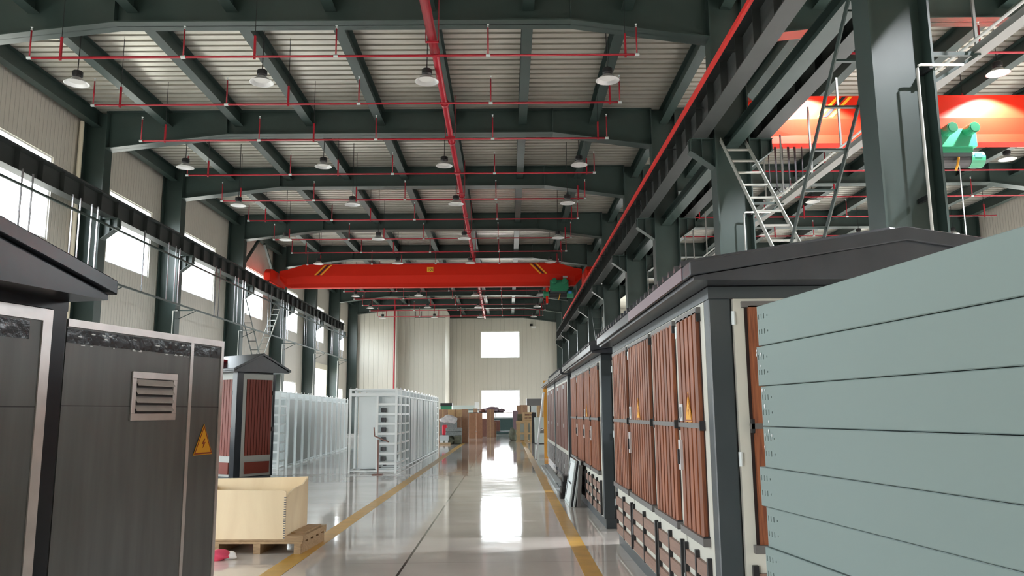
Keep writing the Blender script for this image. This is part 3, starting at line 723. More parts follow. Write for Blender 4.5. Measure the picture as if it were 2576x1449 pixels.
def warn_sign(parent, T, s, z, w, h, d):
    """yellow high-voltage triangle on a face: T maps (along, outward, up)"""
    MB(T).prism([(s - w / 2, z), (s + w / 2, z), (s, z + h)], 'y', d, d + 0.003).build('warning_triangle', 'sign', parent)
    o = [c for c in parent.children if c.name.startswith('warning_triangle')][-1]
    m = MB(T); k = 0.055 * w / 0.2
    def tri(f, zz): return [(s - w / 2 * f, z + zz), (s + w / 2 * f, z + zz), (s, z + zz + h * f)]
    a, b2 = tri(0.93, h * 0.025), tri(0.82, h * 0.075)
    for i in range(3):
        m.prism([a[i], a[(i + 1) % 3], b2[(i + 1) % 3], b2[i]], 'y', d - 0.002, d + 0.002)
    m.build('border', 'sign_red', o)
    q = [(0.02, 0.52), (-0.08, 0.34), (-0.01, 0.35), (-0.03, 0.22), (0.09, 0.41), (0.02, 0.40), (0.06, 0.52)]
    MB(T).prism([(s + u * w * 1.1, z + v * h) for u, v in q], 'y', d - 0.002, d + 0.002).build('lightning_bolt', 'sign_red', o)
    return o


IDT = Matrix.Identity(4)
def slat_door(t, T, s0, s1, z0, z1, style, sign=False, plate=True, handle=True, hinge_side=1, e0=0.035, e1=0.11):
    """one door leaf on a face; T maps (s along the face, d (minus = outwards), z)"""
    g = 0.012; s0 += g; s1 -= g
    door = MB(T).box(s0, s1, -0.02, 0.02, z0, z1).build('door', 'cream', t)
    a, b2 = s0 + e0, s1 - e1; zs0, zs1 = 0.76, z1 - 0.05
    wm, sl = ('wood', True) if style == 'wood' else (('wood_dark', True) if style == 'dark' else ('brown', True))
    n = max(3, int((b2 - a) / 0.125)); p = (b2 - a) / n; m = MB(T)
    gp = 0.020 if style == 'wood' else 0.008
    MB(T).box(a, b2, -0.024, -0.02, zs0, zs1).build('slat_gap_shade', 'slat_gap', door)  # dark sheet added so the gaps between slats look shaded
    m = MB(T)
    for k in range(n):
        m.box(a + p * k + gp, a + p * (k + 1) - gp, -0.050 if style == 'wood' else -0.036, -0.024, zs0, zs1)
    m.build('slat_panel', wm, door)
    if style == 'wood':
        MB(T).box(a - 0.02, b2 + 0.02, -0.07, -0.02, 0.715, 0.765).box(a - 0.01, b2 + 0.01, -0.06, -0.044, 1.485, 1.52).box(a - 0.02, b2 + 0.02, -0.05, -0.02, zs1 - 0.01, zs1 + 0.03).build_each('crossbar', 'trough', door)
        MB(T).box(a + 0.0, a + 0.02, -0.06, -0.02, 1.46, 1.55).box(b2 - 0.0, b2 + 0.02, -0.06, -0.02, 1.47, 1.535).box(b2, b2 + 0.015, -0.065, -0.02, 0.71, 0.775).box(b2, b2 + 0.015, -0.05, -0.02, zs1 - 0.07, zs1 + 0.02).build_each('end_cap', 'black', door)
        m = MB(T)
        for zz in (0.17, 0.33, 0.49):
            m.box(a - 0.03, b2 + 0.03, -0.045, -0.022, zz, zz + 0.1)
        m.build_each('plank_panel', 'wood_plank', door)
        m = MB(T)
        for q in (a - 0.035, (a + b2) / 2 - 0.015, b2 + 0.0):
            m.box(q, q + 0.035, -0.05, -0.02, 0.16 if q > a else 0.2, 0.64)
        m.build_each('strap', 'black', door)
    elif style == 'dark':
        MB(T).box(a - 0.04, b2 + 0.04, -0.04, -0.02, 0.16, 0.66).build('base_panel', 'stone', door)
    else:
        m = MB(T); m.box(a, b2, -0.04, -0.02, 0.2, 0.62); m.build('base_panel', 'brown', door)
    if sign: warn_sign(door, T, s0 + (s1 - s0) * 0.45, 1.525, 0.21, 0.215, -0.055)
    if plate and style == 'wood':
        pl = MB(T).box(s1 - 0.02, s1 + 0.10, -0.074, -0.066, 1.53, 1.65) if False else MB(T).box(a + 0.005, a + 0.12, -0.054, -0.047, 1.53, 1.655)
        pl = pl.build('label_plate', 'paper', door)
        m = MB(T)
        for k in range(4): m.box(a + 0.02 + 0.022 * k, a + 0.032 + 0.022 * k, -0.056, -0.054, 1.55 + 0.012 * (k % 2), 1.635)
        m.build('print', 'ink', pl)
    if handle and style == 'wood':
        MB(T).box(a + 0.01, a + 0.075, -0.07, -0.047, 1.17, 1.39).build('handle_plate', 'paper', door)
        h = [c for c in door.children if c.name.startswith('handle_plate')][-1]
        MB(T).box(a + 0.035, a + 0.05, -0.085, -0.07, 1.21, 1.32).build('handle', 'black', h)
    hs = s1 + 0.005 if hinge_side > 0 else s0 - 0.005
    m = MB(T)
    for zz in (0.32, 1.25, 2.16): m.tube([(hs, -0.035, zz), (hs, -0.035, zz + 0.09)], 0.014, 8)
    m.build_each('hinge', 'galv', door)
    return door


def slat_cabinet(label, group, x, yfar, L, cuts, style='wood', depth=2.4, signs=(), roof_over=(0.0, 0.28), end_door=True, sheet='roofgrey', ribs=True):
    """long substation cabinet whose doors face the aisle (-x); local x runs towards the camera"""
    t = thing('slatted_cabinet', label, 'cabinet', (x, yfar, 0), -math.pi / 2, group)
    MB().box(0.03, L - 0.03, 0.03, depth - 0.03, 0.14, 2.38).build('body', 'cab', t)
    MB().box(0, L, 0, depth, 0, 0.13).build('plinth', 'cab_dark' if style != 'wood' else 'cab', t)
    for xx in (0, L - 0.125):
        for yy in (0, depth - 0.125):
            MB().box(xx, xx + 0.125, yy - 0.022, yy + 0.125, 0.13, 2.34).build('corner_post', 'cab', t, bevel=0.008)
    MB().box(-0.0, L, -0.02, 0.12, 2.34, 2.42).box(0, L, depth - 0.12, depth, 2.34, 2.42).box(0, 0.12, 0.12, depth - 0.12, 2.34, 2.42).box(L - 0.12, L, 0.12, depth - 0.12, 2.34, 2.42).build('top_rail', 'cab', t)
    for i in range(len(cuts) - 1):
        slat_door(t, IDT, cuts[i], cuts[i + 1], 0.14, 2.335, style, sign=(i in signs), plate=(i in signs), handle=(i in signs or i % 2 == 1), hinge_side=1 if i % 2 == 0 else -1)
    if end_door:
        T = Matrix(((0, -1, 0, L), (1, 0, 0, 0), (0, 0, 1, 0), (0, 0, 0, 1)))
        mid = depth / 2
        slat_door(t, T, 0.125, mid, 0.14, 2.335, style, hinge_side=-1, e0=0.07, plate=False, handle=False)
        slat_door(t, T, mid, depth - 0.125, 0.14, 2.335, style, hinge_side=1, plate=False, handle=False)
    gable_roof(t, 'x', -0.2, depth + 0.2, -roof_over[0], L + roof_over[1], 2.425, 2.54, 2.76, sheet, ribs)
    return t


# nearest cabinet: doors measured from its far end towards the camera
c1 = slat_cabinet('wood-slatted substation cabinet with two yellow warning triangles, behind the stacked panels', 'wood-slatted substation cabinets', 1.36, 10.12, 4.89,
                  [0.125, 1.43, 2.87, 3.94, 4.765], signs=(1, 3), roof_over=(0.15, 0.28))
MB().box(2.6, 4.95, -0.206, -0.2, 2.452, 2.535).build('edge_film', 'mauve', c1)
c2 = slat_cabinet('second wood-slatted cabinet from the stacked panels, leaning frames before it', 'wood-slatted substation cabinets', 1.36, 16.8, 5.4,
                  [0.125, 1.6, 3.0, 4.1, 5.275], signs=(2,), roof_over=(0.1, 0.28))
c3 = slat_cabinet('third cabinet of the slatted row, darker slats over a mottled stone base', 'dark-slatted substation cabinets', 1.36, 22.4, 4.6,
                  [0.125, 1.2, 2.3, 3.4, 4.475], style='dark', roof_over=(0.1, 0.25))
c4 = slat_cabinet('farthest cabinet of the slatted row, beside the orange board', 'dark-slatted substation cabinets', 1.36, 27.3, 4.5,
                  [0.125, 1.2, 2.3, 3.3, 4.375], style='dark', roof_over=(0.6, 0.1), ribs=False)
MB().box(-0.06, -0.01, 0.0, 0.06, 0.0, 2.2).build('white_edge_strip', 'white', c4)

# ------------------------------------------------------------------ stacked panels by the camera
ST = math.atan2(-0.9915, 0.13)
tops = [2.185, 1.958, 1.735, 1.512, 1.29, 1.075, 0.862, 0.648, 0.434, 0.22]; jit = [0.025, -0.015, 0.0, 0.025, -0.06, -0.015, -0.035, 0.0, -0.02, 0.01]
for k, zt in enumerate(tops):
    zb = tops[k + 1] + 0.003 if k + 1 < len(tops) else 0.0
    h = zt - zb; L = 3.9; x0 = jit[k]
    lab = '%s pale blue-green steel panel in the tall stack, counted from its top' % ORD[k] if k else 'topmost pale blue-green steel panel of the tall stack'
    dx = Vector((0.13, -0.9915, 0)); p = Vector((1.415, 4.5, 0)) + dx * x0 + Vector((0.9915, 0.13, 0)) * (0.005 * ((k * 7) % 3))
    t = thing('stacked_steel_tray', lab, 'panel', (p.x, p.y, zb), ST, 'stacked pale steel panels')
    e = 0.004
    hs = []
    for rz in (0.28, 0.66):
        for sx, sw in ((0.018, 0.008), (0.05, 0.008), (0.082, 0.009)): hs.append((sx, sx + sw, h * rz, h * rz + 0.028))
        hs.append((0.122, 0.131, h * rz + 0.008, h * rz + 0.018))
    m = MB().holes('y', 0.0, 0.003, (e, L - e), (e, h - e), hs)
    m.box(0, L, e, 0.5, h - 0.004, h).box(0, L, e, 0.5, 0, 0.004).box(0, 0.003, e, 0.5, 0.004, h - 0.004).box(L - 0.003, L, e, 0.5, 0.004, h - 0.004)
    m.box(0, L, 0.49, 0.5, 0.004, h - 0.004)
    m.add([(0, e, h), (L, e, h), (L, 0, h - e), (0, 0, h - e)], [(0, 1, 2, 3)])
    m.add([(0, e, 0), (L, e, 0), (L, 0, e), (0, 0, e)], [(0, 1, 2, 3)])
    m.build('tray', 'panel', t)
    if k in (1, 2, 3):
        m = MB(); rr = random.Random(k)
        for q in range(4):
            x, z, s = rr.uniform(0.0, 0.12 if q else 0.06), rr.choice([h * 0.9, h * 0.5, h * 0.12, h * 0.8]), rr.uniform(0.008, 0.02)
            m.add([(x - s * 0.4, -0.002, z - s), (x + s * 0.5, -0.004, z - s * 0.3), (x + s * 0.2, -0.002, z + s * 0.8), (x - s * 0.5, -0.003, z + s * 0.4)], [(0, 1, 2, 3)])
        m.build('torn_film', 'film_white', t)

# ------------------------------------------------------------------ grey enclosures beside the camera
EA = math.atan2(0.973, 0.23)
t = thing('grey_enclosure', 'dark roofed grey enclosure beside the camera, black gable over pale-edged panel', 'enclosure', (-2.31, 4.15, 0), EA)
MB().box(-3.2, 0, 0.02, 2.2, 0.0, 2.2).build('body', 'cab_dark', t)
MB().box(-0.105, 0, -0.01, 0.12, 0.0, 2.2).build('corner_post', 'cab_dark', t, bevel=0.006)
MB().box(-3.2, 0.0, -0.012, 0.02, 2.145, 2.2).build('top_beam', 'cab_dark', t)
p = MB().box(-1.6, -0.105, -0.012, 0.02, 0.08, 2.14).build('side_panel', 'grey_sheet', t)
MB().box(-1.6, -0.105, -0.02, -0.012, 2.08, 2.14).box(-0.165, -0.105, -0.02, -0.012, 0.08, 2.08).build('edge_trim', 'alu', p)
MB().box(-1.6, -0.24, -0.0145, -0.012, 1.98, 2.07).build('film_strip', 'film', p)
MB().box(-1.6, -0.165, -0.0135, -0.0122, 1.648, 1.653).build('seam', 'black', p)
gable_roof(t, 'y', -3.25, 0.03, -0.28, 2.5, 2.195, 2.3, 2.68, 'cab_dark', ribs=False, th=0.075)
t = thing('grey_enclosure', 'roofless grey sheet enclosure with a louvred vent and yellow warning triangle', 'enclosure', (-2.31, 4.15, 0), EA)
MB().box(0.015, 1.44, 0.03, 1.9, 0.0, 2.08).build('body', 'grey_sheet', t)
p = MB().box(0.015, 1.44, 0.0, 0.03, 0.0, 2.11).build('side_panel', 'grey_sheet', t)
MB().box(0.015, 1.44, -0.008, 0.0, 2.07, 2.11).box(1.41, 1.44, -0.008, 0.0, 0.0, 2.07).box(1.07, 1.1, -0.006, 0.0, 0.0, 2.07).build('edge_trim', 'alu', p)
MB().box(0.015, 1.07, -0.003, 0.0, 1.985, 2.06).box(1.1, 1.41, -0.003, 0.0, 1.99, 2.06).build('film_strip', 'film', p)
m = MB()
rr = random.Random(3)
for k in range(26):
    x = rr.uniform(0.05, 1.05); w = rr.uniform(0.008, 0.03); z = rr.choice([1.975, 1.978, 2.02, 2.04]); m.box(x, x + w, -0.0045, -0.003, z, z + rr.uniform(0.003, 0.008))
m.build('torn_film', 'film_white', p)
MB().box(0.015, 1.07, -0.0015, 0.0, 1.655, 1.66).box(1.1, 1.41, -0.0015, 0.0, 1.655, 1.66).build('seam', 'black', p)
MB().box(0.66, 0.69, -0.003, -0.0015, 1.655, 1.661).build('seam_clip', 'film_white', p)
v = MB(); a, b2, z0, z1 = 0.53, 0.94, 1.575, 1.86
v.box(a, b2, -0.012, 0, z0, z0 + 0.04).box(a, b2, -0.012, 0, z1 - 0.04, z1).box(a, a + 0.035, -0.012, 0, z0 + 0.04, z1 - 0.04).box(b2 - 0.035, b2, -0.012, 0, z0 + 0.04, z1 - 0.04)
vo = v.build('vent', 'alu', t, bevel=0.002)
MB().box(a + 0.035, b2 - 0.035, -0.002, 0.0, z0 + 0.04, z1 - 0.04).build('vent_recess', 'black', vo)
m = MB(); n = 4
for k in range(n):
    z = z0 + 0.045 + k * 0.05
    m.prism([(-0.004, z + 0.045), (-0.026, z + 0.012), (-0.022, z + 0.008), (0.0, z + 0.041)], 'x', a + 0.037, b2 - 0.037)
m.build('louvre', 'alu', vo)
warn_sign(t, IDT, 1.255, 1.345, 0.21, 0.2, -0.007)

# ------------------------------------------------------------------ brown slatted kiosk further down
KA = math.atan2(0.9, 0.55)
t = thing('gabled_kiosk', 'small brown-slatted kiosk with dark gabled roof, beyond the grey enclosures', 'cabinet', (-6.62, 19.75, 0), math.atan2(0.84, 0.62))
W, D = 1.05, 2.6
MB().box(0.02, W - 0.02, 0.02, D, 0.1, 2.66).build('body', 'cab_dark', t)
MB().box(0, W, 0, D, 0, 0.1).build('plinth', 'cab', t)
MB().box(-0.06, 0.12, -0.025, 0.16, 0.1, 2.66).build('corner_post', 'cab_dark', t)
MB().box(W - 0.04, W + 0.02, -0.03, 0.06, 0.1, 2.62).build('corner_post', 'cab_dark', t)
def kiosk_door(T, s0, s1):
    d = MB(T).box(s0, s1, -0.02, 0.02, 0.12, 2.62).build('door', 'kiosk_frame', t)
    MB(T).box(s0 + 0.1, s1 - 0.03, -0.024, -0.02, 0.62, 2.48).build('slat_gap_shade', 'slat_gap', d)  # dark sheet again paints the shade in the kiosk's slat gaps
    m = MB(T); a, b2 = s0 + 0.1, s1 - 0.03; n = 9; q = (b2 - a) / n
    for k in range(n): m.box(a + q * k + 0.009, a + q * (k + 1) - 0.009, -0.04, -0.024, 0.62, 2.48)
    m.build('slat_panel', 'brown', d)
    MB(T).box(s0 + 0.12, s1 - 0.06, -0.05, -0.02, 0.18, 0.46).build('base_panel', 'brown', d)
    MB(T).box(s1 - 0.02, s1 + 0.03, -0.06, -0.02, 1.2, 1.3).box(s1 - 0.02, s1 + 0.03, -0.06, -0.02, 2.1, 2.2).build_each('hinge', 'black', d)
kiosk_door(IDT, 0.12, W - 0.04)
T = Matrix(((0, 1, 0, 0), (-1, 0, 0, 0), (0, 0, 1, 0), (0, 0, 0, 1)))      # the long side, facing the camera
kiosk_door(Matrix(((0, 1, 0, 0), (-1, 0, 0, 0.0), (0, 0, 1, 0), (0, 0, 0, 1))), -1.3, -0.16)
gable_roof(t, 'y', -0.3, W + 0.36, -0.22, D + 0.2, 2.66, 2.74, 3.14, 'cab_dark', ribs=False, th=0.06)
tag(MB().box(-7.75, -7.15, 20.0, 20.6, 2.94, 3.0).build('red_tarpaulin', 'red_cloth', bevel=0.02), 'folded red tarpaulin on the gabled kiosk roof', 'tarpaulin')

# ------------------------------------------------------------------ switchgear frames
def rack():
    t = thing('rack_frame', '', 'rack', (0, 0, 0)); w, d, h = 1.34, 0.86, 2.3; p = 0.06
    for x in (-w / 2, w / 2 - p):
        for y in (0, d - p):
            MB().box(x, x + p, y, y + p, 0.0, h).build('post', 'rack', t)
    MB().box(-w / 2 + 0.76, -w / 2 + 0.76 + 0.05, 0.0, 0.05, 0.1, h - 0.2).build('mid_post', 'rack', t)
    m = MB()
    for z in (0.04, h - 0.2, h - 0.035):
        m.box(-w / 2 + p, w / 2 - p, 0, 0.035, z, z + 0.035 + (0.045 if z == h - 0.2 else 0)).box(-w / 2 + p, w / 2 - p, d - 0.035, d, z, z + 0.035)
        m.box(-w / 2, -w / 2 + 0.035, p, d - p, z, z + 0.035).box(w / 2 - 0.035, w / 2, p, d - p, z, z + 0.035)
    m.build_each('cross_rail', 'rack', t)
    MB().box(-w / 2 + 0.2, -w / 2 + 0.76, 0.4, 0.41, 0.12, h - 0.2).box(-w / 2 + 0.82, w / 2 - 0.12, 0.62, 0.63, 0.3, h - 0.22).build_each('back_plate', 'galv', t)
    m = MB()
    for k in range(7):
        z = 0.22 + 0.27 * k
        m.box(-w / 2 + 0.81, w / 2 - p, 0.02, 0.06, z, z + 0.06)
    m.build_each('shelf_rung', 'rack', t)
    m = MB()
    for k in range(6): m.box(-w / 2 + 0.82, -w / 2 + 0.95, 0.45, 0.55, 0.3 + 0.27 * k, 0.42 + 0.27 * k)
    m.build_each('breaker', 'black', t)
    m = MB().box(-w / 2 + 0.3, -w / 2 + 0.72, 0.1, 0.35, 0.05, 0.09); m.build('floor_plate', 'black', t)
    m = MB()
    for k in range(5): m.box(-w / 2 + 0.22 + 0.2 * k, -w / 2 + 0.32 + 0.2 * k, d - 0.03, d - 0.02, h - 0.18, h - 0.05)
    m.build_each('top_tab', 'rack', t)
    m = MB()
    for x in (-w / 2 + 0.03, w / 2 - 0.03):
        for y in (0.03, d - 0.03): m.tube([(x, y, h), (x, y, h + 0.05)], 0.012, 6)
    m.build_each('lifting_bolt', 'chrome', t)
    return t


GR = 'pale switchgear frames standing in rows'
proto = rack()
def side_panel(t, kind):
    w, d, h = 1.34, 0.86, 2.3
    if kind == 0:
        m = MB()
        for k in range(7): m.box(w / 2 - 0.03, w / 2, 0.06, d - 0.06, 0.22 + 0.27 * k, 0.27 + 0.27 * k)
        m.build_each('side_rung', 'rack', t)
    if kind: MB().box(w / 2 - 0.012, w / 2, 0.1 if kind == 1 else 0.3, d - 0.1, 0.1, h - 0.22).build('side_sheet', 'side_grey', t)
spn = {}
for k in range(14):
    src = proto if k == 0 else dup(proto, (0, 0, 0))
    src.location = (-3.74 + 0.0 * k, 22.4 + 0.96 * k, 0)
    src['label'] = ('pale open rack frame at the near end of the long row, brown stand before it' if k == 0 else 'pale open rack frame, %s in the row by the aisle line' % ORD[k]); src['group'] = GR
for c in [o for o in COL.objects if o.name.startswith('rack_frame') and o.location.x > -3.8]:
    k = round((c.location.y - 22.4) / 0.96)
    side_panel(c, 0 if k in (0, 1, 2, 13) else 1 + (k % 2))
def bare(c, drop=()):
    for ch in list(c.children):
        if ch.name.startswith(('shelf_rung', 'breaker', 'floor_plate', 'mid_post') + drop): bpy.data.objects.remove(ch)
    MB().box(-0.55, 0.6, 0.03, 0.04, 0.1, 2.08).build('front_sheet', 'galv', c)


for c in [o for o in COL.objects if o.name.startswith('rack_frame') and o.location.y > 25]: bare(c)
racksB = []
for k in range(12):
    c = dup(proto, (-7.42 - 0.07 * k, 23.9 + 1.22 * k, 0), math.radians(3.4), 'pale rack frame beyond the kiosk, %s in the row by the windowed wall' % ORD[k], GR)
    racksB.append(c)
    if k: bare(c, ('side_rung',))
for k, c in enumerate(racksB):
    if k: MB().box(1.34 / 2 - 0.012, 1.34 / 2, 0.08, 0.78, 0.1, 2.08).build('side_sheet', 'side_grey', c)
t = thing('floor_stand', 'slim brown metal stand with tilted top in front of the rack row', 'stand', (-3.48, 21.75, 0))
MB().box(-0.02, 0.02, -0.02, 0.02, 0.02, 0.92).build('post', 'wood_dark', t); MB().box(-0.14, 0.14, -0.14, 0.14, 0, 0.02).build('base', 'wood_dark', t); MB().bar((-0.1, 0, 1.02), (0.28, 0, 0.86), 0.12, 0.025).bar((-0.1, 0, 1.02), (-0.12, 0, 1.25), 0.03, 0.03, side=(0, 1, 0)).build('sloping_top', 'wood_dark', t)

# ------------------------------------------------------------------ crate on its pallet, cloth bundle
PA = math.radians(-3)
t = thing('pallet', 'wooden pallet on the yellow floor line, carrying the plywood box', 'pallet', (-2.42, 9.62, 0), PA)
m = MB()
for y in (0.0, 0.42, 0.86): m.box(-1.5, 0, y, y + 0.1, 0.0, 0.12) if False else None
for x in (-1.5, -1.05, -0.56, -0.08): MB().box(x, x + 0.08, 0.0, 0.98, 0.0, 0.115).build('bearer', 'pallet', t)
m = MB()
for y in (0.0, 0.21, 0.43, 0.65, 0.88): m.box(-1.52, 0.02, y, y + 0.11, 0.115, 0.14)
m.build_each('deck_board', 'pallet', t)
MB().box(-0.2, 0.02, 0.02, 1.0, 0.14, 0.2).box(-0.18, -0.02, 0.2, 0.9, 0.2, 0.22).build('end_block', 'pallet', t)
t = thing('plywood_box', 'open plywood box with uneven cut rim, standing on the pallet', 'box', (-2.62, 9.66, 0.141), PA)
w, d, h = 1.22, 0.86, 0.575; e = 0.018
f = MB().prism([(-w, 0), (0, 0), (0, h - 0.012), (-0.02, h), (-0.95, h + 0.015), (-w, h - 0.02)], 'y', 0, e).build('front_panel', 'ply', t)
MB().prism([(-w, 0), (0, 0), (0, h + 0.1), (-0.55, h + 0.085), (-w, h + 0.08)], 'y', d - e, d).build('back_panel', 'ply', t)
MB().prism([(e, 0), (d - e, 0), (d - e, h + 0.085), (d * 0.75, h + 0.02), (d * 0.35, h - 0.0), (0.12, h - 0.04), (e, h - 0.1)], 'x', -e, 0).build('side_panel', 'ply', t)
MB().prism([(e, 0), (d - e, 0), (d - e, h), (e, h)], 'x', -w, -w + e).build('side_panel', 'ply', t)
MB().box(-w + e, -e, e, d - e, 0, e).build('floor_panel', 'ply', t)
m = MB()
for k in range(18): m.box(-0.022, 0.001, -0.002, 0.012, 0.03 + 0.027 * k, 0.044 + 0.027 * k)
m.build('corner_staples', 'trough', f)
MB().box(-w, 0.003, -0.004, 0.0, 0.0, 0.02).build('metal_edge', 'pallet', f)


def blob(name, m, c, r, seed, parent=None, sub=3, flat=0.0):
    b = bmesh.new(); bmesh.ops.create_icosphere(b, subdivisions=sub, radius=1)
    rr = random.Random(seed); ph = [rr.uniform(0, 6) for _ in range(9)]
    for q in b.verts:
        p = q.co.copy(); k = 1 + 0.13 * math.sin(4 * p.x + ph[0]) * math.sin(3 * p.y + ph[1]) + 0.1 * math.sin(6 * p.z + ph[2] + 3 * p.x) + 0.06 * math.sin(9 * p.y + ph[3])
        q.co = Vector((p.x * r[0], p.y * r[1], p.z * r[2])) * k
        if q.co.z < -r[2] * 0.75: q.co.z = -r[2] * 0.75
    z0 = min(q.co.z for q in b.verts)
    me = bpy.data.meshes.new(name)
    for q in b.verts: q.co.z -= z0
    b.to_mesh(me); b.free()
    for p in me.polygons: p.use_smooth = True
    me.materials.append(M[m]); o = bpy.data.objects.new(name, me); COL.objects.link(o); o.location = c
    if parent: o.parent = parent
    return o


t = thing('cloth_bundle', 'small pink, white and olive cloth bundle on the floor before the pallet', 'cloth', (-3.25, 9.3, 0))
blob('pink_cloth', 'cloth_pink', (0.0, 0, 0), (0.13, 0.1, 0.065), 2, t); blob('olive_cloth', 'cloth_green', (-0.2, 0.02, 0), (0.13, 0.1, 0.06), 5, t); blob('white_cloth', 'white', (0.1, 0.04, 0.0), (0.08, 0.07, 0.05), 8, t)

# ------------------------------------------------------------------ things along the slatted row
def lean_frame(loc, label, tilt):
    t = thing('framed_screen', label, 'screen', loc, math.radians(-90), 'small frames leaning on the slatted row')
    c, s_ = math.cos(tilt), math.sin(tilt)
    T = Matrix(((1, 0, 0, 0), (0, c, s_, 0), (0, -s_, c, 0.0), (0, 0, 0, 1)))
    MB(T).box(-0.55, 0.55, -0.03, 0, 0, 0.05).box(-0.55, 0.55, -0.03, 0, 0.73, 0.78).box(-0.55, -0.49, -0.03, 0, 0.05, 0.73).box(0.49, 0.55, -0.03, 0, 0.05, 0.73).build('frame', 'galv', t)
    MB(T).box(-0.49, 0.49, -0.02, -0.008, 0.05, 0.73).build('board', 'rack', t)
    MB(T).box(-0.55, 0.55, 0.0, 0.025, 0.0, 0.78).build('backing', 'black', t)
    m = MB(T).box(-0.47, -0.44, -0.026, -0.02, 0.1, 0.68).box(-0.3, 0.3, -0.026, -0.02, 0.35, 0.38).box(0.44, 0.47, -0.026, -0.02, 0.1, 0.68); m.build_each('gasket', 'black', t)
    return t


lean_frame((1.07, 14.6, 0.0), 'white-edged small door frame leaning outermost on the slatted row', 0.16)
lean_frame((1.135, 14.5, 0.0), 'small door frame leaning second, tucked behind the white-edged one', 0.16)
tag(MB().bar((1.195, 13.85, 0.03), (1.245, 13.95, 0.7), 0.06, 0.06, side=(1, 0, 0)).build('leaning_bar', 'trough'), 'dark metal bar leaning behind the small door frames', 'bar')
for k in range(4):
    zb = 0.105 * k
    tag(MB().box(0.98 + 0.02 * k, 1.22 + 0.02 * k, 15.35, 15.75, zb, zb + 0.1).build('black_case', 'black'), '%s small black case of the stack behind the leaning frames, counted from the floor' % ORD[k], 'case', 'small black cases stacked on the floor')
for k in range(5):
    a = [(0.98, 16.3), (1.1, 16.6), (0.99, 20.6), (1.12, 21.0), (1.05, 18.3)][k]
    z = 0.0 if k < 4 else 0.042
    tag(MB().box(a[0], a[0] + (0.1 if k in (0, 2) else 0.13), a[1], a[1] + 4.0, z, z + 0.04).build('floor_strip', 'galv'), 'long flat grey metal strip on the floor by the slatted row, %s of the pieces' % ORD[k], 'strip', 'flat metal strips on the floor')
tag(MB().bar((0.98, 28.4, 0.0), (1.28, 28.5, 2.3), 0.05, 0.6, side=(0, 1, 0)).build('leaning_board', 'white'), 'tall narrow white board leaning at the far end of the slatted row', 'board')
tag(MB().box(1.3, 1.6, 28.95, 29.05, 0, 2.75).build('orange_board', 'orange'), 'tall orange board behind the leaning white board', 'board')

# ------------------------------------------------------------------ stock at the far end
def at(x, y, Y):      # point at depth Y seen at this pixel
    d = FW + RT * ((x - 1288) / 2000) - UP * ((y - 724.5) / 2000); k = Y / d.y
    return Vector((d.x * k, Y, CAM_H + d.z * k))


def carton(x0, x1, Y, depth, h, m, label, name='carton', cat='box', z=0.0, group=None, tape=True):
    xa, xb = at(x0, 1050, Y).x, at(x1, 1050, Y).x
    t = thing(name, label, cat, ((xa + xb) / 2, Y, z), 0, group); w = xb - xa
    MB().box(-w / 2, w / 2, 0, depth, 0, h).build('box', m, t, bevel=0.012)
    if tape: MB().box(-0.03, 0.03, -0.004, 0.0, 0.0, h).box(-0.03, 0.03, 0, depth, h, h + 0.004).build_each('tape', 'carton_light' if m == 'carton' else 'carton', t)
    return t


carton(1104, 1124, 44.6, 0.8, 1.82, 'carton', 'brown carton behind the last rack frame, beside the wide tan box')
carton(1126, 1164, 46.2, 0.8, 1.82, 'carton_light', 'wide tan cardboard box behind the plastic-wrapped goods')
carton(1162, 1177, 44.8, 0.6, 1.84, 'carton', 'tall dark brown upright carton at the end of the wrapped goods', tape=False)
carton(1132, 1160, 44.4, 0.7, 1.42, 'carton', 'brown carton under the clear plastic wrap', z=0.0)
t = thing('brown_panel', 'tall brown wooden panel, first of the pair beyond the cartons', 'panel', (at(1188, 1050, 52).x, 52, 0), 0.1)
MB().box(-0.22, 0.22, 0, 0.12, 0, 1.62).build('board', 'panel_brown', t)
t = thing('brown_panel', 'tall brown wooden panel, second of the pair beyond the cartons', 'panel', (at(1206, 1050, 52.2).x, 52.2, 0), 0.1)
MB().box(-0.19, 0.19, 0, 0.12, 0, 1.62).build('board', 'panel_brown', t)
carton(1224, 1243, 54.0, 0.5, 1.84, 'carton', 'tall narrow brown carton standing by the bright gate')
carton(1243, 1248, 54.6, 0.4, 1.0, 'carton', 'small slim carton beside the tall narrow one', tape=False)
carton(1210, 1224, 56.0, 0.6, 1.25, 'wood_dark', 'dark brown box low between the brown panels and the tall narrow carton', tape=False)
# foam blocks, sacks and wrapped goods in front of them
x = at(1141, 1050, 42.8).x
for k in range(2): tag(MB().box(x - 0.42, x + 0.42, 42.8, 43.5, 0.44 + 0.21 * k, 0.64 + 0.21 * k).build('foam_block', 'foam', bevel=0.03), ('lower' if k == 0 else 'upper') + ' grey foam block beside the red wrapped item', 'foam block', 'grey foam blocks')
s1 = blob('sack', 'olive', (x - 0.2, 43.0, 0), (0.3, 0.3, 0.25), 11); tag(s1, 'olive sack on the floor under the foam blocks', 'sack')
tag(MB().box(x + 0.02, x + 0.42, 42.8, 43.4, 0, 0.435).build('sack_box', 'olive', bevel=0.05), 'olive square bale on the floor under the foam blocks', 'bale')
t = thing('wrapped_stock', 'goods under clear crumpled plastic wrap behind the foam blocks', 'wrapped goods', (at(1128, 1050, 43.9).x, 43.9, 0))
MB().box(-0.45, 0.45, 0, 0.4, 0, 1.15).build('load', 'foam', t)
o = blob('plastic_wrap', 'plastic', (0, 0.2, 1.0), (0.5, 0.25, 0.28), 4, t)
x2 = at(1120, 1050, 42.9).x
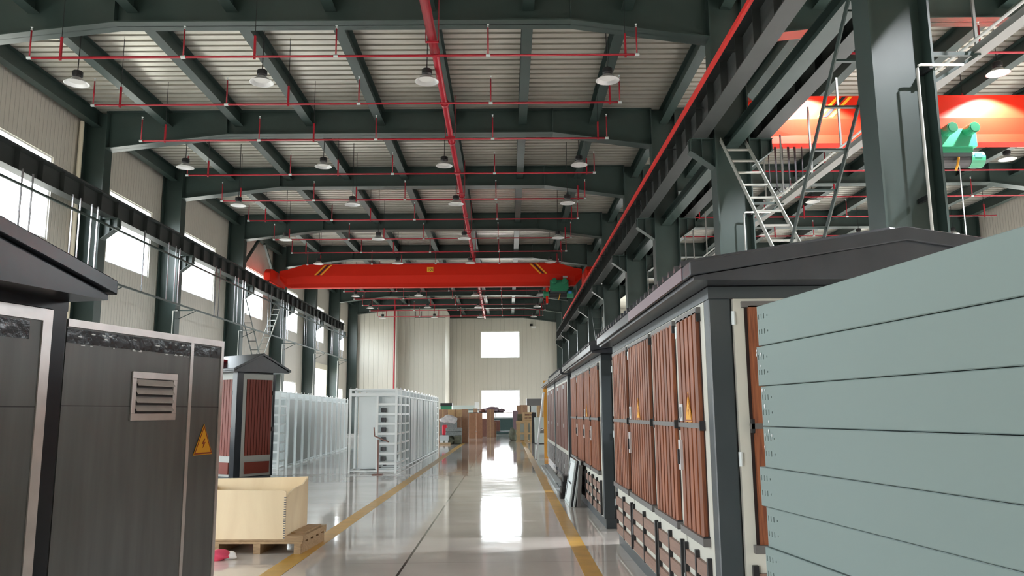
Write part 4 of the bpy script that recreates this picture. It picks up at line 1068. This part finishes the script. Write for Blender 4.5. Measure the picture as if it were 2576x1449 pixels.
tag(MB().box(x2 - 0.16, x2 + 0.1, 42.85, 43.2, 0.47, 1.0).build('red_package', 'red_cloth', bevel=0.05), 'red wrapped package standing on the pale blue box', 'package')
t = thing('pale_box', 'pale grey-blue box with white foot on a wooden plank by the rack row', 'box', (at(1117, 1050, 42.3).x, 42.3, 0.1))
MB().box(-0.24, 0.24, 0, 0.9, 0.1, 0.365).build('box', 'galv', t); MB().box(-0.2, -0.05, 0.02, 0.3, 0, 0.1).box(0.06, 0.2, 0.02, 0.3, 0, 0.1).build_each('foot', 'white', t)
tag(MB().box(at(1106, 1050, 42.2).x, at(1133, 1050, 42.2).x, 42.2, 43.3 - 0.55, 0, 0.098).build('plank', 'pallet'), 'short wooden plank under the pale grey-blue box', 'plank')
# right of the aisle: slatted crate with a lettered box, cartons, white cabinet
t = thing('slatted_crate', 'pale wooden slatted crate at the aisle end, cartons on top', 'crate', (0.98, 45.0, 0))
MB().box(-0.46, 0.46, 0.1, 0.85, 0.1, 1.1).build('load', 'pale_green', t)
for xx in (-0.5, -0.06, 0.26): MB().box(xx, xx + 0.22, 0.0, 0.03, 0.05, 1.15).build('upright_slat', 'carton_light', t)
MB().box(-0.52, 0.5, -0.025, 0.0, 1.02, 1.15).box(-0.52, 0.5, -0.025, 0.0, 0.42, 0.52).box(-0.52, 0.5, 0, 0.9, 0.0, 0.05).box(-0.52, 0.5, 0.03, 0.9, 1.15, 1.17).build_each('crossboard', 'carton_light', t)
t = carton(1316, 1343, 45.1, 0.6, 0.46, 'carton_light', 'tan box with grey printed lettering on top of the slatted crate', z=1.175, tape=False)
m = MB()
for k in range(5): m.box(-0.2 + 0.085 * k, -0.14 + 0.085 * k, -0.014, -0.0125, 0.27, 0.36)
for k in range(6): m.box(-0.21 + 0.075 * k, -0.16 + 0.075 * k, -0.014, -0.0125, 0.12, 0.17)
m.build('printed_marks', 'wood_dark', t)
carton(1301, 1314, 45.6, 0.4, 0.36, 'olive', 'dark bundle beside the lettered box on the slatted crate', z=1.175, tape=False)
t = carton(1300, 1327, 52, 0.8, 2.1, 'carton', 'large brown carton stack behind the slatted crate')
carton(1290, 1303, 50.5, 0.6, 1.75, 'mauve', 'mauve carton at the gate side of the slatted crate', tape=False)
tag(blob('paper_heap', 'olive', (at(1291, 1050, 47.5).x, 47.5, 0), (0.26, 0.3, 0.42), 21), 'olive heap of sacking beside the slatted crate', 'heap')
t = thing('white_cabinet', 'pale grey-green cabinet with a dark label behind the slatted crate', 'cabinet', (at(1358, 1050, 42).x, 42, 0))
MB().box(-0.26, 0.26, 0, 0.8, 0.04, 1.36).build('body', 'pale_green', t); MB().box(-0.05, 0.25, -0.006, 0, 0.55, 0.8).build('label', 'trough', t); MB().bar((-0.05, -0.012, 0.68), (0.25, -0.012, 0.8), 0.01, 0.03).build('latch', 'white', t); MB().box(-0.24, 0.24, 0.02, 0.78, 0, 0.04).build('base', 'black', t)
carton(1351, 1368, 42.2, 0.6, 0.62, 'carton_light', 'tan carton on the pale grey-green cabinet', z=1.362)
carton(1338, 1348, 43.2, 0.5, 1.62, 'black', 'dark upright case between the crate and the pale cabinet', tape=False)
t = thing('dark_booth', 'dark boxy booth roof on a post beyond the cartons, near the bright gate', 'booth', (2.05, 60, 0))
MB().box(-0.62, 0.62, 0, 1.4, 2.13, 2.64).build('roof_box', 'trough', t); MB().box(-0.4, -0.3, 0.1, 0.2, 0, 2.13).box(0.3, 0.4, 0.1, 0.2, 0, 2.13).build_each('post', 'black', t); MB().box(-0.28, 0.28, 0.12, 0.18, 1.0, 2.1).build('screen', 'galv', t)
# machine under dark tarpaulin in the gate, pale partition on the other side
t = thing('covered_machine', 'dark green tarpaulin-covered machine in front of the bright gate', 'machine', (-0.1, 63, 0))
MB().prism([(-1.6, 0.0), (1.4, 0.0), (1.4, 1.0), (1.25, 1.2), (-1.5, 1.2), (-1.6, 1.0)], 'y', 0, 1.6).build('tarpaulin', 'tarp', t, bevel=0.05)
MB().box(-1.3, 1.4, 0.2, 1.2, 1.2, 1.3).build('pale_top', 'white', t)
tag(blob('bundle', 'mauve', (at(1236, 1050, 57).x, 57, 1.66), (0.5, 0.3, 0.22), 31), 'brown lumpy bundle on the stock trolley before the gate', 'bundle')
tag(blob('bundle', 'plastic', (at(1248, 1050, 57.2).x, 57.2, 1.66), (0.26, 0.25, 0.22), 33), 'pale plastic-wrapped bundle on the stock trolley before the gate', 'bundle')
for k, (px, r, mt, lb) in enumerate(((1216, 0.22, 'wood_dark', 'small dark lump at the far end of the stock trolley'), (1262, 0.2, 'mauve', 'small mauve lump past the plastic-wrapped bundle on the stock trolley'))):
    tag(blob('bundle', mt, (at(px, 1050, 57.1).x, 57.15, 1.66), (r * 1.4, 0.25, r * 0.7), 40 + k), lb, 'bundle')
t = thing('stock_trolley', 'dark stock trolley carrying bundles before the bright gate', 'trolley', (at(1240, 1050, 57).x, 56.7, 0))
MB().box(-1.75, 1.95, 0, 0.9, 1.62, 1.66).box(-1.75, 1.95, 0, 0.9, 0.3, 0.34).build_each('shelf', 'black', t)
for xx in (-1.74, 1.88):
    for yy in (0.02, 0.82): MB().box(xx, xx + 0.06, yy, yy + 0.06, 0, 1.62).build('leg', 'black', t)
MB().box(-0.6, 0.5, 0.1, 0.8, 0.36, 1.1).build('goods', 'wood_dark', t)
t = thing('partition_screen', 'low pale partition with thin rail before the far wall', 'partition', (-4.2, 66, 0))
MB().box(-1.3, 1.5, 0, 0.06, 0, 2.25).build('sheet', 'pale_green', t); MB().box(1.5, 1.85, -0.05, 0.2, 0, 2.5).build('end_post', 'white', t); MB().box(-1.3, 3.2, -0.08, -0.05, 1.85, 1.9).build('rail', 'steel', t)
MB().box(3.15, 3.2, -0.1, 0.0, 0, 1.9).build('rail_leg', 'steel', t)
t = thing('green_machine', 'dark green machine top rising behind the brown cartons', 'machine', (at(1123, 1022, 50).x, 50, 0))
MB().box(-0.36, 0.33, 0, 0.8, 0.0, 2.05).build('body', 'hoist', t); MB().box(-0.38, 0.35, -0.02, 0.82, 2.05, 2.25).build('hood', 'black', t)
tag(MB().box(at(1191, 1030, 60).x, at(1201, 1030, 60).x, 60, 60.4, 0, 1.95).build('carton', 'carton'), 'small brown carton stack before the pale partition', 'box')
t = thing('wall_floodlight', 'small black and white floodlight high on the far wall', 'lamp', (2.35, 76.05, 9.75))
MB().box(-0.12, 0.12, -0.05, 0.15, 0.1, 0.3).build('bracket', 'black', t); MB().box(0.0, 0.4, -0.2, 0.0, -0.15, 0.05).build('head', 'white', t)
